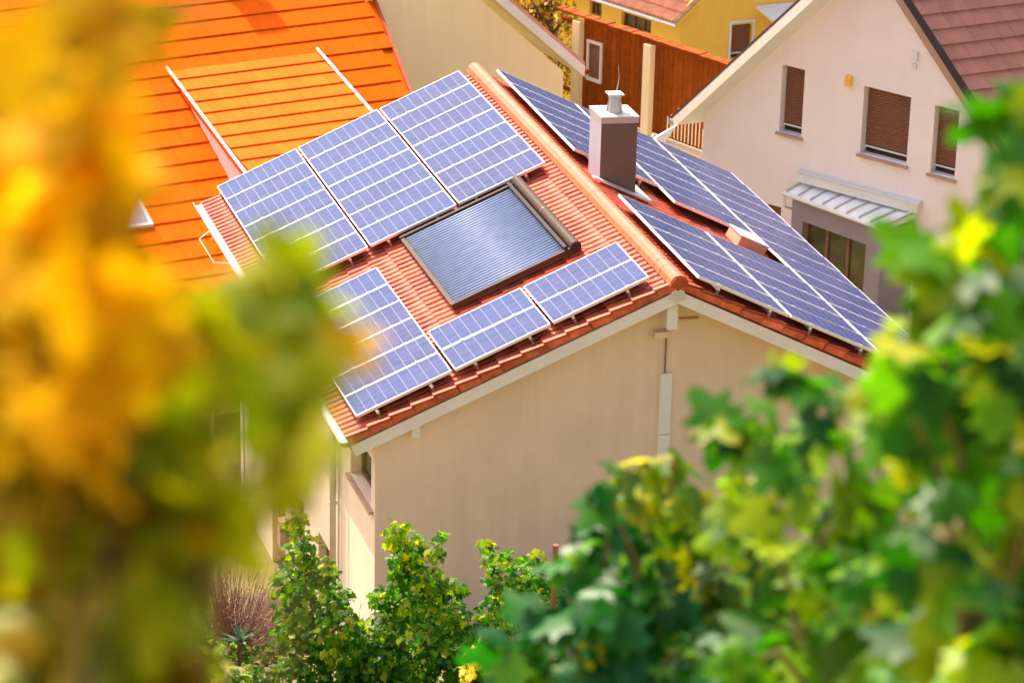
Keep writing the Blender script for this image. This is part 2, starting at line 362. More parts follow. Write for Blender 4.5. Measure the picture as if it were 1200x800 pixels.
panels_rects = {-1: [(.28, 4.72, 5.0, 9.75), (3.3, 4.85, .12, 4.25), (.3, 3.3, .12, 1.56), (.6, 2.85, 2.0, 5.0)],
                1: [(.2, 1.75, 5.55, 9.75), (1.7, 3.2, 4.85, 9.75), (3.2, 4.8, 0, 9.75), (.2, 3.2, 0, 3.5)]}
for sg in (-1, 1):
    dn, n = roof_basis(sg)
    deck = MB(); deck.box(rp(sg, 0, .05, -.05), dn*S, Y*(LT-.1), -n*.10)
    roof = deck.build('roof', MT['tile_dark'], house)
    me = pantile_mesh('pantile', sg, TW, TL, MT['tile'])
    cells = []
    for i in range(15):
        for j in range(33):
            s, t = i*TL, j*TW; hid = any(a+.05 < s and s+TL < b-.05 and c+.05 < t and t+TW < d-.05 for a, b, c, d in panels_rects[sg])
            p = rp(sg, s, t) + n*random.uniform(-.002, .003)
            cells.append((p, (100 if hid else 0)+(30 if sg > 0 and (i < 1 and j > 5) else 0)+np.linalg.norm(p-CAM)))
    lay_tiles(roof, me, cells, 150, MT['tile'])
    # verge tiles: down-turned flange at the near gable, one per course
    fl = MB(); fl.prism([V(0, 0, 0)-n*.025, dn*(TL+.03)+n*.012, dn*(TL+.03)-n*.12, -n*.13], Y*.03); fl.prism([-n*.022, dn*(TL+.03)+n*.015, dn*(TL+.03)-n*.02, -n*.05], Y*.07)
    fme = fl.mesh('verge_tile', MT['tile'])
    for i in range(15): inst('verge_tile', fme, roof, rp(sg, i*TL, -.035, .012+random.uniform(-.002, .002)) - dn*.0)
        # barge boards and soffit
    b = MB(); b.box(rp(sg, .0, -.01, -.15), dn*(S+.02), Y*.035, -n*.17); b.build('barge_board', MT['white_paint'], house)
    b = MB(); b.box(rp(sg, .0, LT-.03, -.15), dn*(S+.02), Y*.035, -n*.17); b.build('barge_board', MT['white_paint'], house)
    b = MB(); b.box(rp(sg, .03, .03, -.16), dn*(S-.05), Y*(LT-.08), -n*.02); b.build('soffit', MT['plaster'], house)
    # gutter: half round along the eave
    ge = rp(sg, S, 0, -.07); m = MB(); k = 9; rr = .075; gh = sg*G
    for t in (-.06, LT+.05):
        for j in range(k+1):
            w = math.pi*j/k; m.v.append(ge+Y*t+gh*(rr+.0-rr*math.cos(w))-Z*(rr*math.sin(w)))
        for j in range(k, -1, -1):
            w = math.pi*j/k; m.v.append(ge+Y*t+gh*(rr-(rr-.01)*math.cos(w))-Z*((rr-.01)*math.sin(w)))
    q = 2*(k+1)
    for j in range(q): m.f.append((j, (j+1) % q, q+(j+1) % q, q+j))
    m.f.append(tuple(range(q))); m.f.append(tuple(range(2*q-1, q-1, -1)))
    gt = m.build('gutter', MT['gutter'], house, smooth=False)
    e = MB(); e.prism([ge-Y*.065+gh*(rr-rr*math.cos(math.pi*j/k))-Z*rr*math.sin(math.pi*j/k) for j in range(k+1)], Y*.008); e.build('gutter_end', MT['alu_dark'], gt)
    for t in np.arange(.5, 9.8, .9):
        bk = MB(); bk.box(ge+Y*t-gh*.02+Z*.004, gh*.17, Y*.025, Z*.006); bk.build('gutter_bracket', MT['gutter'], gt)
# ridge tiles
rt = []
t = -.05
steps = [.22, .24, .24, .25]+[.38]*30
first = None; k = 0
ridge_prof = [(-.135, -.09), (-.108, -.01), (-.06, .04), (0, .055), (.06, .04), (.108, -.01), (.135, -.09)]
def ridge_mesh(L):
    m = MB(); n_ = len(ridge_prof)
    sc0, sc1 = (1.04, .98) if L < .3 else (1.012, .992)
    for y_, sc in ((0, sc0), (L+.03 if L < .3 else L, sc1)):
        for x, z in ridge_prof: m.v.append(G*x*sc+Z*z*sc+Y*y_)
    for i in range(n_-1): m.f.append((i, i+1, n_+i+1, n_+i))
    m.f.append(tuple(range(n_-1, -1, -1)))
    return m.mesh('ridge_tile', MT['ridge'])
rm = {}
for s_ in steps:
    if t > LT-.05: break
    L = min(s_, LT+.06-t); key = round(L, 2)
    if key not in rm: rm[key] = ridge_mesh(L)
    inst('ridge_tile', rm[key], house, Z*(RZ+.02+random.uniform(0, .0015))+Y*t); t += s_; k += 1
b = MB(); b.prism([Z*(RZ+.0)+Y*-.075+G*x+Z*z for x, z in [(-.138, -.085), (-.11, -.01), (-.06, .042), (.06, .042), (.11, -.01), (.138, -.085)]], Y*.022); b.build('ridge_end_cap', MT['tile_dark'], house)
# walls (the plan follows the slightly skewed gable)
WX = 4.10; EZ = 4.78
cl, cr_, ap = V(-WX, .72, 0), V(WX, .08, 0), V(0, .40, 0)
hg = (cr_-cl)/np.linalg.norm(cr_-cl); wl_ = np.linalg.norm(cr_-cl)
zr = RZ-.30
wall(house, cl, hg, [(0, -1), (wl_, -1), (wl_, EZ+.05), (wl_/2, zr), (0, EZ+.05)], [], .3, MT['plaster'])
# long left wall, seen from outside its u axis runs from the far end to the near end
farL = V(-WX, 9.55, 0); hl = -Y; ll = 9.55-.72
holes = [(9.55-2.1, 9.55-.84, 3.80, 4.55), (9.55-7.2, 9.55-6.25, -.2, 1.99), (9.55-5.78, 9.55-5.0, .9, 1.97), (9.55-4.05, 9.55-3.05, .9, 1.96)]
wall(house, farL, hl, [(0, -1), (ll, -1), (ll, EZ+.02), (0, EZ+.02)], holes, .3, MT['plaster'])
nL = np.cross(hl, Z)
for i, (a, b_, c, d) in enumerate(holes):
    if i == 1:
        dr = MB(); dr.box(farL+hl*(a+.02)+Z*c-nL*.14, hl*(b_-a-.04), Z*(d-c-.02), -nL*.06); dd = dr.build('door', MT['plaster_orange'], house)
        hb = MB(); hb.box(farL+hl*(b_-.16)+Z*.95-nL*.08, hl*.04, Z*.35, -nL*.05); hb.build('handle', MT['bronze'], dd)
        lb = MB(); lb.box(farL+hl*(b_+.02)+Z*.75+nL*.0, hl*.2, Z*.45, nL*.14); lb.build('letter_box', MT['sill'], house)
    else: window(house, farL, hl, a, b_, c, d, 'glass' if i == 0 else 'shutter', sill=True)
farR = V(WX, 9.0, 0)
wall(house, V(WX, .08, 0), Y, [(0, -1), (8.9, -1), (8.9, EZ+.02), (0, EZ+.02)], [], .3, MT['plaster'])
hb_ = (farL-farR); lb_ = np.linalg.norm(hb_); wall(house, farR, hb_/lb_, [(0, -1), (lb_, -1), (lb_, EZ+.05), (lb_/2, zr), (0, EZ+.05)], [], .3, MT['plaster'])
# purlin ends, beam bracket, sensor, cable duct
ng = np.cross(hg, Z)
def gp(u, z, d=0): return cl+hg*(wl_/2+u)+Z*z+ng*d
m = MB(); m.box(gp(-.075, 6.42, 0), hg*.15, Z*.42, ng*.30); m.build('purlin_end', MT['white_paint'], house)
m = MB(); m.box(gp(-3.62, 4.95, 0), hg*.12, Z*.22, ng*.10); m.build('purlin_end', MT['white_paint'], house)
m = MB(); m.box(gp(3.5, 4.8, 0), hg*.12, Z*.2, ng*.10); m.build('purlin_end', MT['white_paint'], house)
m = MB(); m.box(gp(-.19, 6.22, .0), hg*.2, Z*.09, ng*.12); m.box(gp(-.17, 6.19, .02), hg*.12, Z*.03, ng*.07); m.build('sensor_lamp', MT['plaster'], house)
m = MB(); m.tube([gp(.0, 6.43, .03), gp(.0, 6.1, .03), gp(.0, 5.66, .035)], .012, 6); m.build('cable', MT['alu_dark'], house)
m = MB(); m.box(gp(-.06, 4.72, .0), hg*.17, Z*.93, ng*.05); dd = m.build('cable_duct', MT['white_paint'], house)
m = MB(); m.box(gp(-.06, 1.2, .0), hg*.17, Z*3.51, ng*.052); m.build('cable_duct', MT['white_paint'], house)
m = MB(); m.box(gp(.18, 6.44, .0), hg*.28, Z*.025, ng*.03); m.build('wall_bracket', MT['plaster_orange'], house)
# downpipe at the left wall
px_ = -WX-.09
m = MB(); g0 = rp(-1, S, .45, -.13)-G*.075
m.tube([V(px_, 2.78, 5.1), V(px_, 2.78, 3), V(px_, 2.78, -.5)], .05, 10); dp = m.build('downpipe', MT['zinc'], house, smooth=True)
for z in (4.35, 3.0, 1.6):
    m = MB(); m.tube([V(px_, 2.78, z), V(px_, 2.78, z+.05)], .058, 10); m.box(V(px_, 2.77, z+.01), V(.09, 0, 0), V(0, .02, 0), V(0, 0, .03)); m.build('pipe_clip', MT['zinc'], dp)
m = MB(); m.tube([V(px_, 2.45, 5.0), V(px_, 2.45, -.4)], .017, 6); m.build('lightning_rod_cable', MT['zinc'], house)
m = MB(); m.tube([rp(-1, S, .1, -.16)-G*.06, rp(-1, S, .16, -.3)+G*.02, rp(-1, S, .25, -.42)+G*.1], .03, 8); m.build('gutter_spout', MT['bronze'], house)
# chimney (a part of the house with its own cap and cowl)
cb = Z*0+rp(1, .46, 4.70); cw_, cd_ = .55, .54; zt = 7.98
ch = MB(); ch.box(V(cb[0], cb[1], 6.3), G*cw_, Y*cd_, Z*(zt-6.3)); chim = ch.build('chimney', MT['chim'], house)
m = MB(); m.box(V(cb[0], cb[1], zt)-G*.02-Y*.02, G*(cw_+.04), Y*(cd_+.04), Z*.035); m.box(V(cb[0], cb[1], zt-.07)-G*.012-Y*.012, G*(cw_+.024), Y*(cd_+.024), Z*.067); m.build('cap', MT['chim_cap'], chim)
m = MB(); m.box(V(cb[0], cb[1], 6.4)-G*.004+Y*.0, G*.003, Y*cd_, Z*(zt-.072-6.4)); m.build('lit_side_tone', MT['lit_side_tone'], chim)  # thin skin painting the lit left face paler than the shaded brown front
cc = V(cb[0], cb[1], zt+.035)+G*cw_/2+Y*cd_/2
m = MB(); n8 = 8
for z, r_ in ((0, .12), (.22, .078)):
    for j in range(n8): m.v.append(cc+Z*z+r_*(math.cos(2*math.pi*(j+.5)/n8)*G+math.sin(2*math.pi*(j+.5)/n8)*Y))
for j in range(n8): m.f.append((j, (j+1) % n8, n8+(j+1) % n8, n8+j))
m.f.append(tuple(range(n8, 2*n8)))
for j in range(0, n8):
    a = 2*math.pi*(j)/n8; d_ = math.cos(a)*G+math.sin(a)*Y; m.tube([cc+d_*.12, cc+d_*.08+Z*.21], .009, 4)
m.build('cowl', MT['steel'], chim)
m = MB(); m.cbox(cc+Z*.275, G*.23, Y*.21, Z*.022)
for sx_ in (-1, 1):
    for sy_ in (-1, 1): m.tube([cc+G*.07*sx_+Y*.06*sy_+Z*.20, cc+G*.075*sx_+Y*.065*sy_+Z*.27], .008, 4)
m.build('cowl_plate', MT['steel'], chim)
m = MB(); m.tube([cc+Z*.33+G*.03, cc+Z*.52+G*.06, cc+Z*.72+G*.04], [.008, .005, .003], 5); m.build('lightning_rod', MT['alu'], chim)
fl = MB(); dn, n = roof_basis(1)
fl.box(rp(1, 1.1, 4.62, .02), dn*.22, Y*.75, n*.03); fl.box(rp(1, .30, 4.55, .02), dn*.95, Y*.13, n*.03); fl.build('flashing', MT['alu'], house)
# pale ventilation box on the right slope
m = MB(); m.box(rp(1, 2.66, 4.22, .0), dn*.46, Y*.5, n*.17); vb = m.build('roof_vent', MT['vent'], house)
m = MB(); m.box(rp(1, 2.64, 4.20, .17), dn*.50, Y*.54, n*.02); m.build('vent_lid', MT['lit_side_tone'], vb)

# ------------------------------------------------------------------ solar panels (each module is a thing)
PL, PW = 1.47, .655
mesh_cache = {}
ORD = ['first', 'second', 'third', 'fourth', 'fifth', 'sixth', 'seventh', 'eighth', 'ninth', 'tenth', 'eleventh', 'twelfth', 'thirteenth', 'fourteenth']
def panel_meshes(sg, L, W):
    key = (sg, round(L, 3), round(W, 3))
    if key in mesh_cache: return mesh_cache[key]
    dn, n = roof_basis(sg); fw = .015; th = .042
    fr = MB(); fr.box(V(0, 0, 0), dn*L, Y*fw, -n*th); fr.box(Y*(W-fw), dn*L, Y*fw, -n*th)
    fr.box(Y*fw, dn*fw, Y*(W-2*fw), -n*th); fr.box(Y*fw+dn*(L-fw), dn*fw, Y*(W-2*fw), -n*th)
    fm = fr.mesh('panel_frame', MT['alu'])
    g = MB(); g.box(dn*fw+Y*fw-n*.006, dn*(L-2*fw), Y*(W-2*fw), -n*.02); gm = g.mesh('cell_sheet', MT['pv'])
    uvl = gm.uv_layers.new(name='UVMap')
    for lp in gm.loops:
        p = np.array(gm.vertices[lp.vertex_index].co) - (dn*fw+Y*fw); s = p@dn/1.0
        gn = Y-dn*(Y@dn); M2 = np.linalg.lstsq(np.stack([dn, Y, n], 1), p, rcond=None)[0]
        uvl.data[lp.index].uv = (9*M2[0]/(L-2*fw)*.992+.036, 4*M2[1]/(W-2*fw)*.99+.02)
    c = MB(); c.box(-dn*0+dn*.3-Y*.012+n*.0, dn*.05, Y*.03, n*.006); c.box(dn*(L-.35)-Y*.012, dn*.05, Y*.03, n*.006)
    cm = c.mesh('clamp', MT['alu'])
    mesh_cache[key] = (fm, gm, cm); return mesh_cache[key]
def panel_block(sg, s0, s1, t0, t1, rows, where, off=.156):
    L = s1-s0-.014; pitch = (t1-t0)/rows; W = pitch-.008
    fm, gm, cm = panel_meshes(sg, L, W)
    for r_ in range(rows):
        p = rp(sg, s0, t0+r_*pitch, off+random.uniform(-.002, .002))
        lab = f'{ORD[r_]} solar panel counted from near gable, {where}'
        o = thing('photovoltaic_module', lab, 'solar panel', p, 'solar panels on the orange pantile roof')
        o.rotation_euler = (random.uniform(-.004, .004), random.uniform(-.003, .003), 0)
        for nm, me in (('frame', fm), ('cell_sheet', gm), ('clamp', cm)):
            q = bpy.data.objects.new(nm, me); COL.objects.link(q); q.parent = o
def rails(sg, s0, s1, t0, t1, lab, off=.108, ncol=1, ext=(.0, .0)):
    dn, n = roof_basis(sg); o = thing('mounting_rails', lab, 'panel mount', rp(sg, (s0+s1)/2, (t0+t1)/2, off), 'aluminium mounting rails under the solar panels')
    w = (s1-s0)/ncol
    for c in range(ncol):
        for f_ in (.22, .78):
            m = MB(); s_ = s0+w*(c+f_); m.box(rp(sg, s_, t0-ext[0], off-.045), dn*.04, Y*(t1-t0+sum(ext)), n*.045); m.build('rail', MT['alu'], o)
            for t_ in list(np.arange(t0-.02, t1, 1.1)):
                m = MB(); m.box(rp(sg, s_+.005, t_, .0), dn*.03, Y*.03, n*.07); m.box(rp(sg, s_+.005, t_-.03, -.005), dn*.03, Y*.1, n*.01); m.build('roof_hook', MT['bracket'], o)
    return o
# left slope
for i, (a, b_) in enumerate(((.292, 1.752), (1.779, 3.239), (3.266, 4.726))):
    panel_block(-1, a, b_, 5.02, 9.74, 7, ['left slope far block, column beside ridge', 'left slope far block, middle column', 'left slope far block, column beside gutter'][i])
rails(-1, .292, 4.726, 5.02, 9.74, 'pale metal rails under the large far block of panels, left slope', ncol=3)
panel_block(-1, 3.343, 4.82, .146, 4.227, 6, 'left slope near block of six by gutter')
rails(-1, 3.343, 4.82, .146, 4.227, 'pale metal rails under the gutter-side near panels, left slope', ext=(.05, .1))
panel_block(-1, .330, 1.806, .146, 1.55, 2, 'below tube collector, ridge side pair')
panel_block(-1, 1.834, 3.31, .146, 1.55, 2, 'below tube collector, gutter side pair')
rails(-1, .33, 3.31, .146, 1.55, 'pale metal rails under the four panels below the tube collector', ncol=2)
mb_ = MB(); dn, n = roof_basis(-1); mb_.box(rp(-1, 4.60, 4.22, .11), dn*.05, Y*.85, n*.04); lk = mb_.build('linking_rail', MT['alu'])
lk['label'] = 'short white rail bridging the two gutter-side panel blocks'; lk['category'] = 'rail'
# right slope
panel_block(1, .261, 1.735, 5.565, 9.71, 6, 'right slope far block, column beside ridge')
panel_block(1, 1.75, 3.222, 4.85, 9.71, 7, 'right slope far block, second column')
panel_block(1, 3.236, 4.74, .033, 9.71, 14, 'right slope, long outer column')
panel_block(1, .261, 1.735, .033, 3.481, 5, 'right slope near block, column beside ridge')
panel_block(1, 1.75, 3.222, .033, 3.481, 5, 'right slope near block, second column')
rails(1, .261, 3.222, 5.565, 9.71, 'pale metal rails under the far panel block, right slope', ncol=2)
rails(1, 3.236, 4.74, .033, 9.71, 'pale metal rails under the long outer panel column, right slope')
rails(1, .261, 3.222, .033, 3.481, 'pale metal rails under the near panel block, right slope', ncol=2)

# evacuated tube collector
def collector():
    dn, n = roof_basis(-1); sg = -1
    o = thing('tube_collector', 'bronze framed solar water heater with a field of parallel glass tubes', 'solar collector', rp(-1, 1.7, 3.5, .05))
    s0, s1, t0, t1 = .72, 2.78, 2.06, 4.93
    m = MB(); m.box(rp(sg, s0, t0, .03), dn*(s1-s0), Y*(t1-t0), n*.02); m.build('reflector', MT['alu_dark'], o)
    for a in (t0, t1-.05):
        m = MB(); m.box(rp(sg, s0+.1, a, .03), dn*(s1-s0-.1), Y*.05, n*.09); m.build('side_frame', MT['bronze'], o)
    m = MB(); m.box(rp(sg, s1-.06, t0+.05, .03), dn*.06, Y*(t1-t0-.1), n*.07); m.build('foot_frame', MT['bronze'], o)
    N = 32; tm = MB(); tm.tube([V(0, 0, 0), dn*(s1-s0-.30)], .024, 8); tme = tm.mesh('glass_tube', MT['tube'], smooth=True)
    for k in range(N): inst('glass_tube', tme, o, rp(sg, s0+.23, t0+.09+(t1-t0-.18)*(k+.5)/N, .085))
    m = MB(); m.tube([rp(sg, s0+.09, t0-.03, .12), rp(sg, s0+.09, t1+.02, .12)], .085, 14); mh = m.build('manifold', MT['bronze'], o)
    m = MB(); m.tube([rp(sg, s0+.09, t0-.045, .12), rp(sg, s0+.09, t0-.03, .12)], .078, 14); m.tube([rp(sg, s0+.09, t0-.06, .12), rp(sg, s0+.09, t0-.04, .12)], .03, 8); m.build('manifold_end', MT['dark'], mh)
    m = MB(); m.tube([rp(sg, s0+.09, (t0+t1)/2, .12), rp(sg, s0+.09, (t0+t1)/2+.02, .12)], .089, 14); m.build('manifold_joint', MT['alu_dark'], mh)
    m = MB(); m.box(rp(sg, s0+.2, t0+.02, .05), dn*.05, Y*(t1-t0-.04), n*.12); m.build('manifold_lip', MT['dark'], o)
collector()

# ================================================================== ORANGE HOUSE
O = V(-4.6, 12.9, 2.3); ho = hd(10); bo = np.cross(Z, ho); b22 = R(22); upo = bo*math.cos(b22)+Z*math.sin(b22); no = np.cross(ho, upo)
oh = thing('orange_house', 'house with a bright orange flat tile roof and a wide shed dormer', 'house', O+bo*4-Z*4.5)
def op(u, v, off=0): return O+ho*u+upo*v+no*off
m = MB(); ou = lambda v: 5.9+.157*v
m.prism([op(-7, 0, -.02), op(ou(0), 0, -.02), op(ou(12), 12, -.02), op(-7, 12, -.02)], -no*.18); oroof = m.build('roof', MT['otile'], oh)
ow, oe = .27, .50
ome = flat_tile_mesh('flat_tile', ho, upo, no, ow, oe+.05, MT['otile'])
cells = []
for i in range(24):
    v = i*oe
    for j in range(-24, 30):
        u = j*ow
        if u < -6.9 or u+ow/2 > ou(v)+.05: continue
        p = op(u, v, random.uniform(0, .003)); iv, z = in_view(p, 10)
        und = 2.1 < u < 5.2 and 1.3 < v < 5.8
        cells.append((p, (0 if iv and not und else 1000)+z))
lay_tiles(oroof, ome, cells, 230, MT['otile'])
m = MB(); m.prism([op(ou(0), 0, -.16), op(ou(0)+.06, 0, -.16), op(ou(12)+.06, 12, -.16), op(ou(12), 12, -.16)], no*.2); m.build('verge_trim', MT['tile_dark'], oh)
m = MB(); m.tube([op(-7, -.06, -.10), op(ou(0), -.06, -.10)], .065, 8); m.build('gutter', MT['gutter'], oh, smooth=True)
m = MB(); m.tube([op(-.55, -.1, -.1), op(-.62, -.2, -.6), op(-.62, -.2, -.6)-Z*4], .045, 8); m.build('downpipe', MT['gutter'], oh, smooth=True)
fo = O+bo*.35
wall(oh, fo-ho*7, ho, [(0, -6), (12.7, -6), (12.7, 2.18), (0, 2.18)], [(8.6, 9.6, .2, 1.4)], .3, MT['plaster_orange'])
window(oh, fo-ho*7, ho, 8.6, 9.6, .2, 1.4, 'glass')
wall(oh, fo+ho*5.7+bo*.31, bo, [(0, -6), (9.6, -6), (9.6, 5.9), (0, 2.1)], [], .3, MT['plaster_cream'])
# shed dormer
d12 = R(9.5); J = O+upo*6.2; up2 = bo*math.cos(d12)+Z*math.sin(d12); n2 = np.cross(ho, up2)
def dp_(u, w, off=0): return J+ho*u+up2*w+n2*off          # w negative towards the eave
m = MB(); m.prism([dp_(2.08, -4.3, -.01), dp_(5.2, -4.3, -.01), dp_(5.28, -.0, -.01), dp_(2.24, 0, -.01)], -n2*.14); dorm = m.build('dormer', MT['dtile'], oh)
dme = flat_tile_mesh('dormer_tile', ho, up2, n2, .26, .50, MT['dtile'])
cells = []
for i in range(9):
    for j in range(12):
        p = dp_(2.28+.26*(j)+.0-.012*i*0, -4.3+.478*i, 0); cells.append((p, -i))
lay_tiles(dorm, dme, cells, 120, MT['dtile'])
for ua, ub in ((2.05, 2.22), (5.24, 5.34)):
    m = MB(); m.tube([dp_(ua, -4.35, .03), dp_(ub, .05, .03)], .032, 6); m.build('verge_flashing', MT['gutter'], dorm)
    m = MB(); m.prism([dp_(ua+.03, -4.3, -.0), dp_(ub+.03, 0, -.0), dp_(ub+.03, 0, -.02), dp_(ua+.03, -4.3, -.14)], ho*.02); m.build('fascia', MT['plaster_orange'] if ua < 3 else MT['gutter'], dorm)
pts = [dp_(2.2, -4.1, -.15), dp_(2.26, -.1, -.1)]
ck = MB(); lo = dp_(2.2, -4.1, 0); vb_ = (lo-O)@bo/math.cos(b22)
ck.prism([dp_(2.2, -4.1, -.14), dp_(2.26, -.02, -.14), op(2.26, 6.1, -.02), op(2.2, vb_, -.02)], ho*.12); ck.build('cheek_wall', MT['white_paint'], dorm)
ck = MB(); ck.prism([dp_(5.1, -4.1, -.14), dp_(5.2, -.02, -.14), op(5.2, 6.1, -.02), op(5.1, vb_, -.02)], -ho*.12); ck.build('cheek_wall', MT['white_paint'], dorm)
ck = MB(); q = op(0, vb_, 0); ck.prism([dp_(2.32, -4.1, -.14), dp_(5.0, -4.1, -.14), op(5.0, vb_, -.02), op(2.32, vb_, -.02)], bo*.1); ck.build('dormer_front', MT['white_paint'], dorm)
# skylight
m = MB(); u1, v1, u2, v2 = -.25, 1.95, .38, 3.5
for a in ((u1, v1, u2-u1, .07), (u1, v2-.07, u2-u1, .07), (u1, v1+.07, .07, v2-v1-.14), (u2-.07, v1+.07, .07, v2-v1-.14)):
    m.box(op(a[0], a[1], .03), ho*a[2], upo*a[3], no*.07)
sk = m.build('skylight', MT['gutter'], oh)
m = MB(); m.box(op(u1+.07, v1+.07, .05), ho*(u2-u1-.14), upo*(v2-v1-.14), no*.02); m.build('pane', MT['tube'], sk)
# roof step, chimney
m = MB(); m.tube([op(1.3, 1.39, .05), op(1.25, 1.39, .28), op(.95, 1.2, .28), op(.98, .55, .28), op(1.35, .45, .28), op(1.38, .45, .05)], .011, 6); m.build('roof_step', MT['gutter'], oh)
m = MB(); q = op(3.9, 9.6, -.3); m.box(q, ho*.6, bo*.5, Z*2.4); oc = m.build('chimney', MT['plaster_orange'], oh)
m = MB(); m.box(q-ho*.04-bo*.04+Z*2.4, ho*.68, bo*.58, Z*.06); m.build('cap', MT['chim_cap'], oc)
# porch with slim white posts in front of it
pz = 1.55; po = O-bo*1.2
porch = thing('porch', 'low tiled porch with slim white posts below the orange roof', 'porch', V(po[0], po[1], -2.4))
pup = bo*math.cos(R(14))+Z*math.sin(R(14)); pn = np.cross(ho, pup)
P1 = po*V(1, 1, 0)+Z*1.75
m = MB(); m.box(P1-ho*3.2-pn*.06, ho*3.9, pup*1.5, -pn*.08); pr = m.build('roof', MT['otile'], porch)
pme = flat_tile_mesh('porch_tile', ho, pup, pn, .27, .5, MT['otile'])
lay_tiles(pr, pme, [(P1+ho*(-3.05+.27*j)+pup*(.47*i)-pn*.04, 0) for i in range(3) for j in range(14)], 60, MT['otile'])
m = MB(); m.tube([P1-ho*3.25-pup*.05-pn*.06, P1+ho*.72-pup*.05-pn*.06], .045, 8); m.build('gutter', MT['gutter'], porch)
for u in (-2.9, -1.5, -.04, .3):
    m = MB(); m.tube([P1+ho*u+bo*.1-Z*.12, P1+ho*u+bo*.1-Z*4.2], .032, 8); m.build('post', MT['gutter'], porch)
m = MB(); m.box(P1-ho*3.1+bo*.9-Z*4.2, ho*3.6, bo*.05, Z*4.0); m.build('rear_panel', MT['timber_brown'], porch)

# ================================================================== CREAM HOUSE
C0 = V(5.46, 21.78, 0); hc = hd(10); bc = np.cross(Z, hc)
ch_ = thing('cream_house', 'plain pale yellow gable end rising behind the solar roof', 'house', C0-hc*5+Z*-.5)
sl = .89
wall(ch_, C0-hc*4.5, hc, [(0, -3), (4.5, -3), (4.5, 3.1), (1.1, 3.1+3.4*sl), (0, 5.85)], [], .3, MT['plaster_cream'])
wall(ch_, C0+bc*.31, bc, [(0, -3), (8.6, -3), (8.6, 3.0), (0, 3.0)], [], .3, MT['plaster_cream'])
nC = np.cross(hc, Z)
ux = .40
m = MB(); a_ = C0+hc*ux+Z*2.98+nC*.2; bb = C0-hc*3.4+Z*(2.98+(3.4+ux)*sl)+nC*.2
m.prism([a_, bb, bb+Z*.24, a_+Z*.24], -nC*.05); m.build('barge_board', MT['white_paint'], ch_)
m = MB(); m.prism([a_-nC*.02+Z*.245, bb-nC*.02+Z*.245, bb+Z*.33-nC*.02, a_+Z*.33-nC*.02], -nC*9.3); m.build('roof', MT['ptile'], ch_)
m = MB(); cc_ = C0-hc*4.6+Z*(5.85-.25)+nC*.18; m.prism([cc_+Z*.245, bb-nC*.02+Z*.245, bb+Z*.33-nC*.02, cc_+Z*.33], -nC*9.3); m.build('roof', MT['ptile'], ch_)
m = MB(); m.prism([a_-nC*.06-Z*.0, bb-nC*.06, bb+Z*.2-nC*.06, a_+Z*.2-nC*.06], -nC*9.2); m.build('soffit', MT['plaster_cream'], ch_)
m = MB(); m.tube([a_+hc*.05-nC*.0+Z*.1, a_+hc*.05-nC*9.2+Z*.1], .06, 8); m.build('gutter', MT['timber'], ch_)

# ================================================================== TIMBER FENCE ON A LOW WALL
F0 = V(7.5, 22.19, 0); hf = hd(-65); nf = np.cross(hf, Z)
def fp(u, z, d=0): return F0+hf*u+Z*z+nf*d
lw = thing('garden_wall', 'low ochre garden wall carrying the tall orange brown timber fence', 'wall', fp(0, -1))
m = MB(); m.box(fp(-4.5, -1.5, -.15), hf*6.9, Z*2.93, nf*.3); m.build('wall', MT['plaster_yellow'], lw)
m = MB(); m.box(fp(-4.5, 1.43, -.18), hf*6.9, Z*.05, nf*.36); m.build('coping', MT['stone'], lw)
fen = thing('timber_fence', 'tall orange brown timber board fence with pale posts behind the chimney', 'fence', fp(0, 1.48))
zt0 = 3.56
u = -2.02
while u < 2.35:
    w = .145+random.uniform(-.004, .004); m = MB(); lowgap = u > .3
    zb = 1.52 + (.0 if not lowgap else .0)
    gap = .012 if not lowgap else .012
    m.box(fp(u+gap/2, zb, -.012+random.uniform(-.004, .004)), hf*(w-gap-(.0 if not lowgap else .0)), Z*(zt0-.02-zb), nf*.022); m.build('board', MT['timber'], fen); u += w
for z in (1.75, 2.5, 3.3):
    m = MB(); m.box(fp(-2.75, z, -.07), hf*5.1, Z*.08, nf*.04); m.build('rail', MT['timber'], fen)
for u_ in (-2.12, .07):
    m = MB(); m.box(fp(u_-.11, 1.48, .02), hf*.22, Z*(3.45-1.48), nf*.14); m.build('post', MT['plaster_cream'], fen)
u = -2.78; capm = MB(); capm.box(V(0, 0, 0), hf*.135, nf*.26, Z*.035); capme = capm.mesh('cap_shingle', MT['timber'])
while u < 2.35: inst('cap_shingle', capme, fen, fp(u, zt0+random.uniform(-.008, .012), -.13)); u += .145
for u_ in np.arange(.62, 1.7, .105):                # pale slats seen through the lower part
    m = MB(); zz_ = random.uniform(1.85, 2.15); m.box(fp(u_, 1.56, .014), hf*.028, Z*(zz_-1.56+.12), nf*.012); m.build('slat', MT['plaster_cream'], fen)
wf = thing('window_frame', 'narrow pale window frame on the timber boards left of the chimney', 'window frame', fp(-1.62, 2.2, .05))
for a in ((-1.86, 2.2, .46, .07), (-1.86, 3.04, .46, .06), (-1.86, 2.27, .05, .77), (-1.45, 2.27, .05, .77)):
    m = MB(); m.box(fp(a[0], a[1], .02), hf*a[2], Z*a[3], nf*.05); m.build('frame', MT['white_paint'], wf)
m = MB(); m.box(fp(-1.81, 2.27, .015), hf*.36, Z*.77, nf*.012); m.build('pane', MT['timber_brown'], wf)
pt = MB(); pt.prism([V(5.6, 20.2, 1.15), V(8.0, 17.9, 1.15), V(8.0, 20.6, 1.15), V(6.6, 22.6, 1.15)], V(0, 0, -2.2)); pto = pt.build('patio', MT['stone']); pto['kind'] = 'structure'
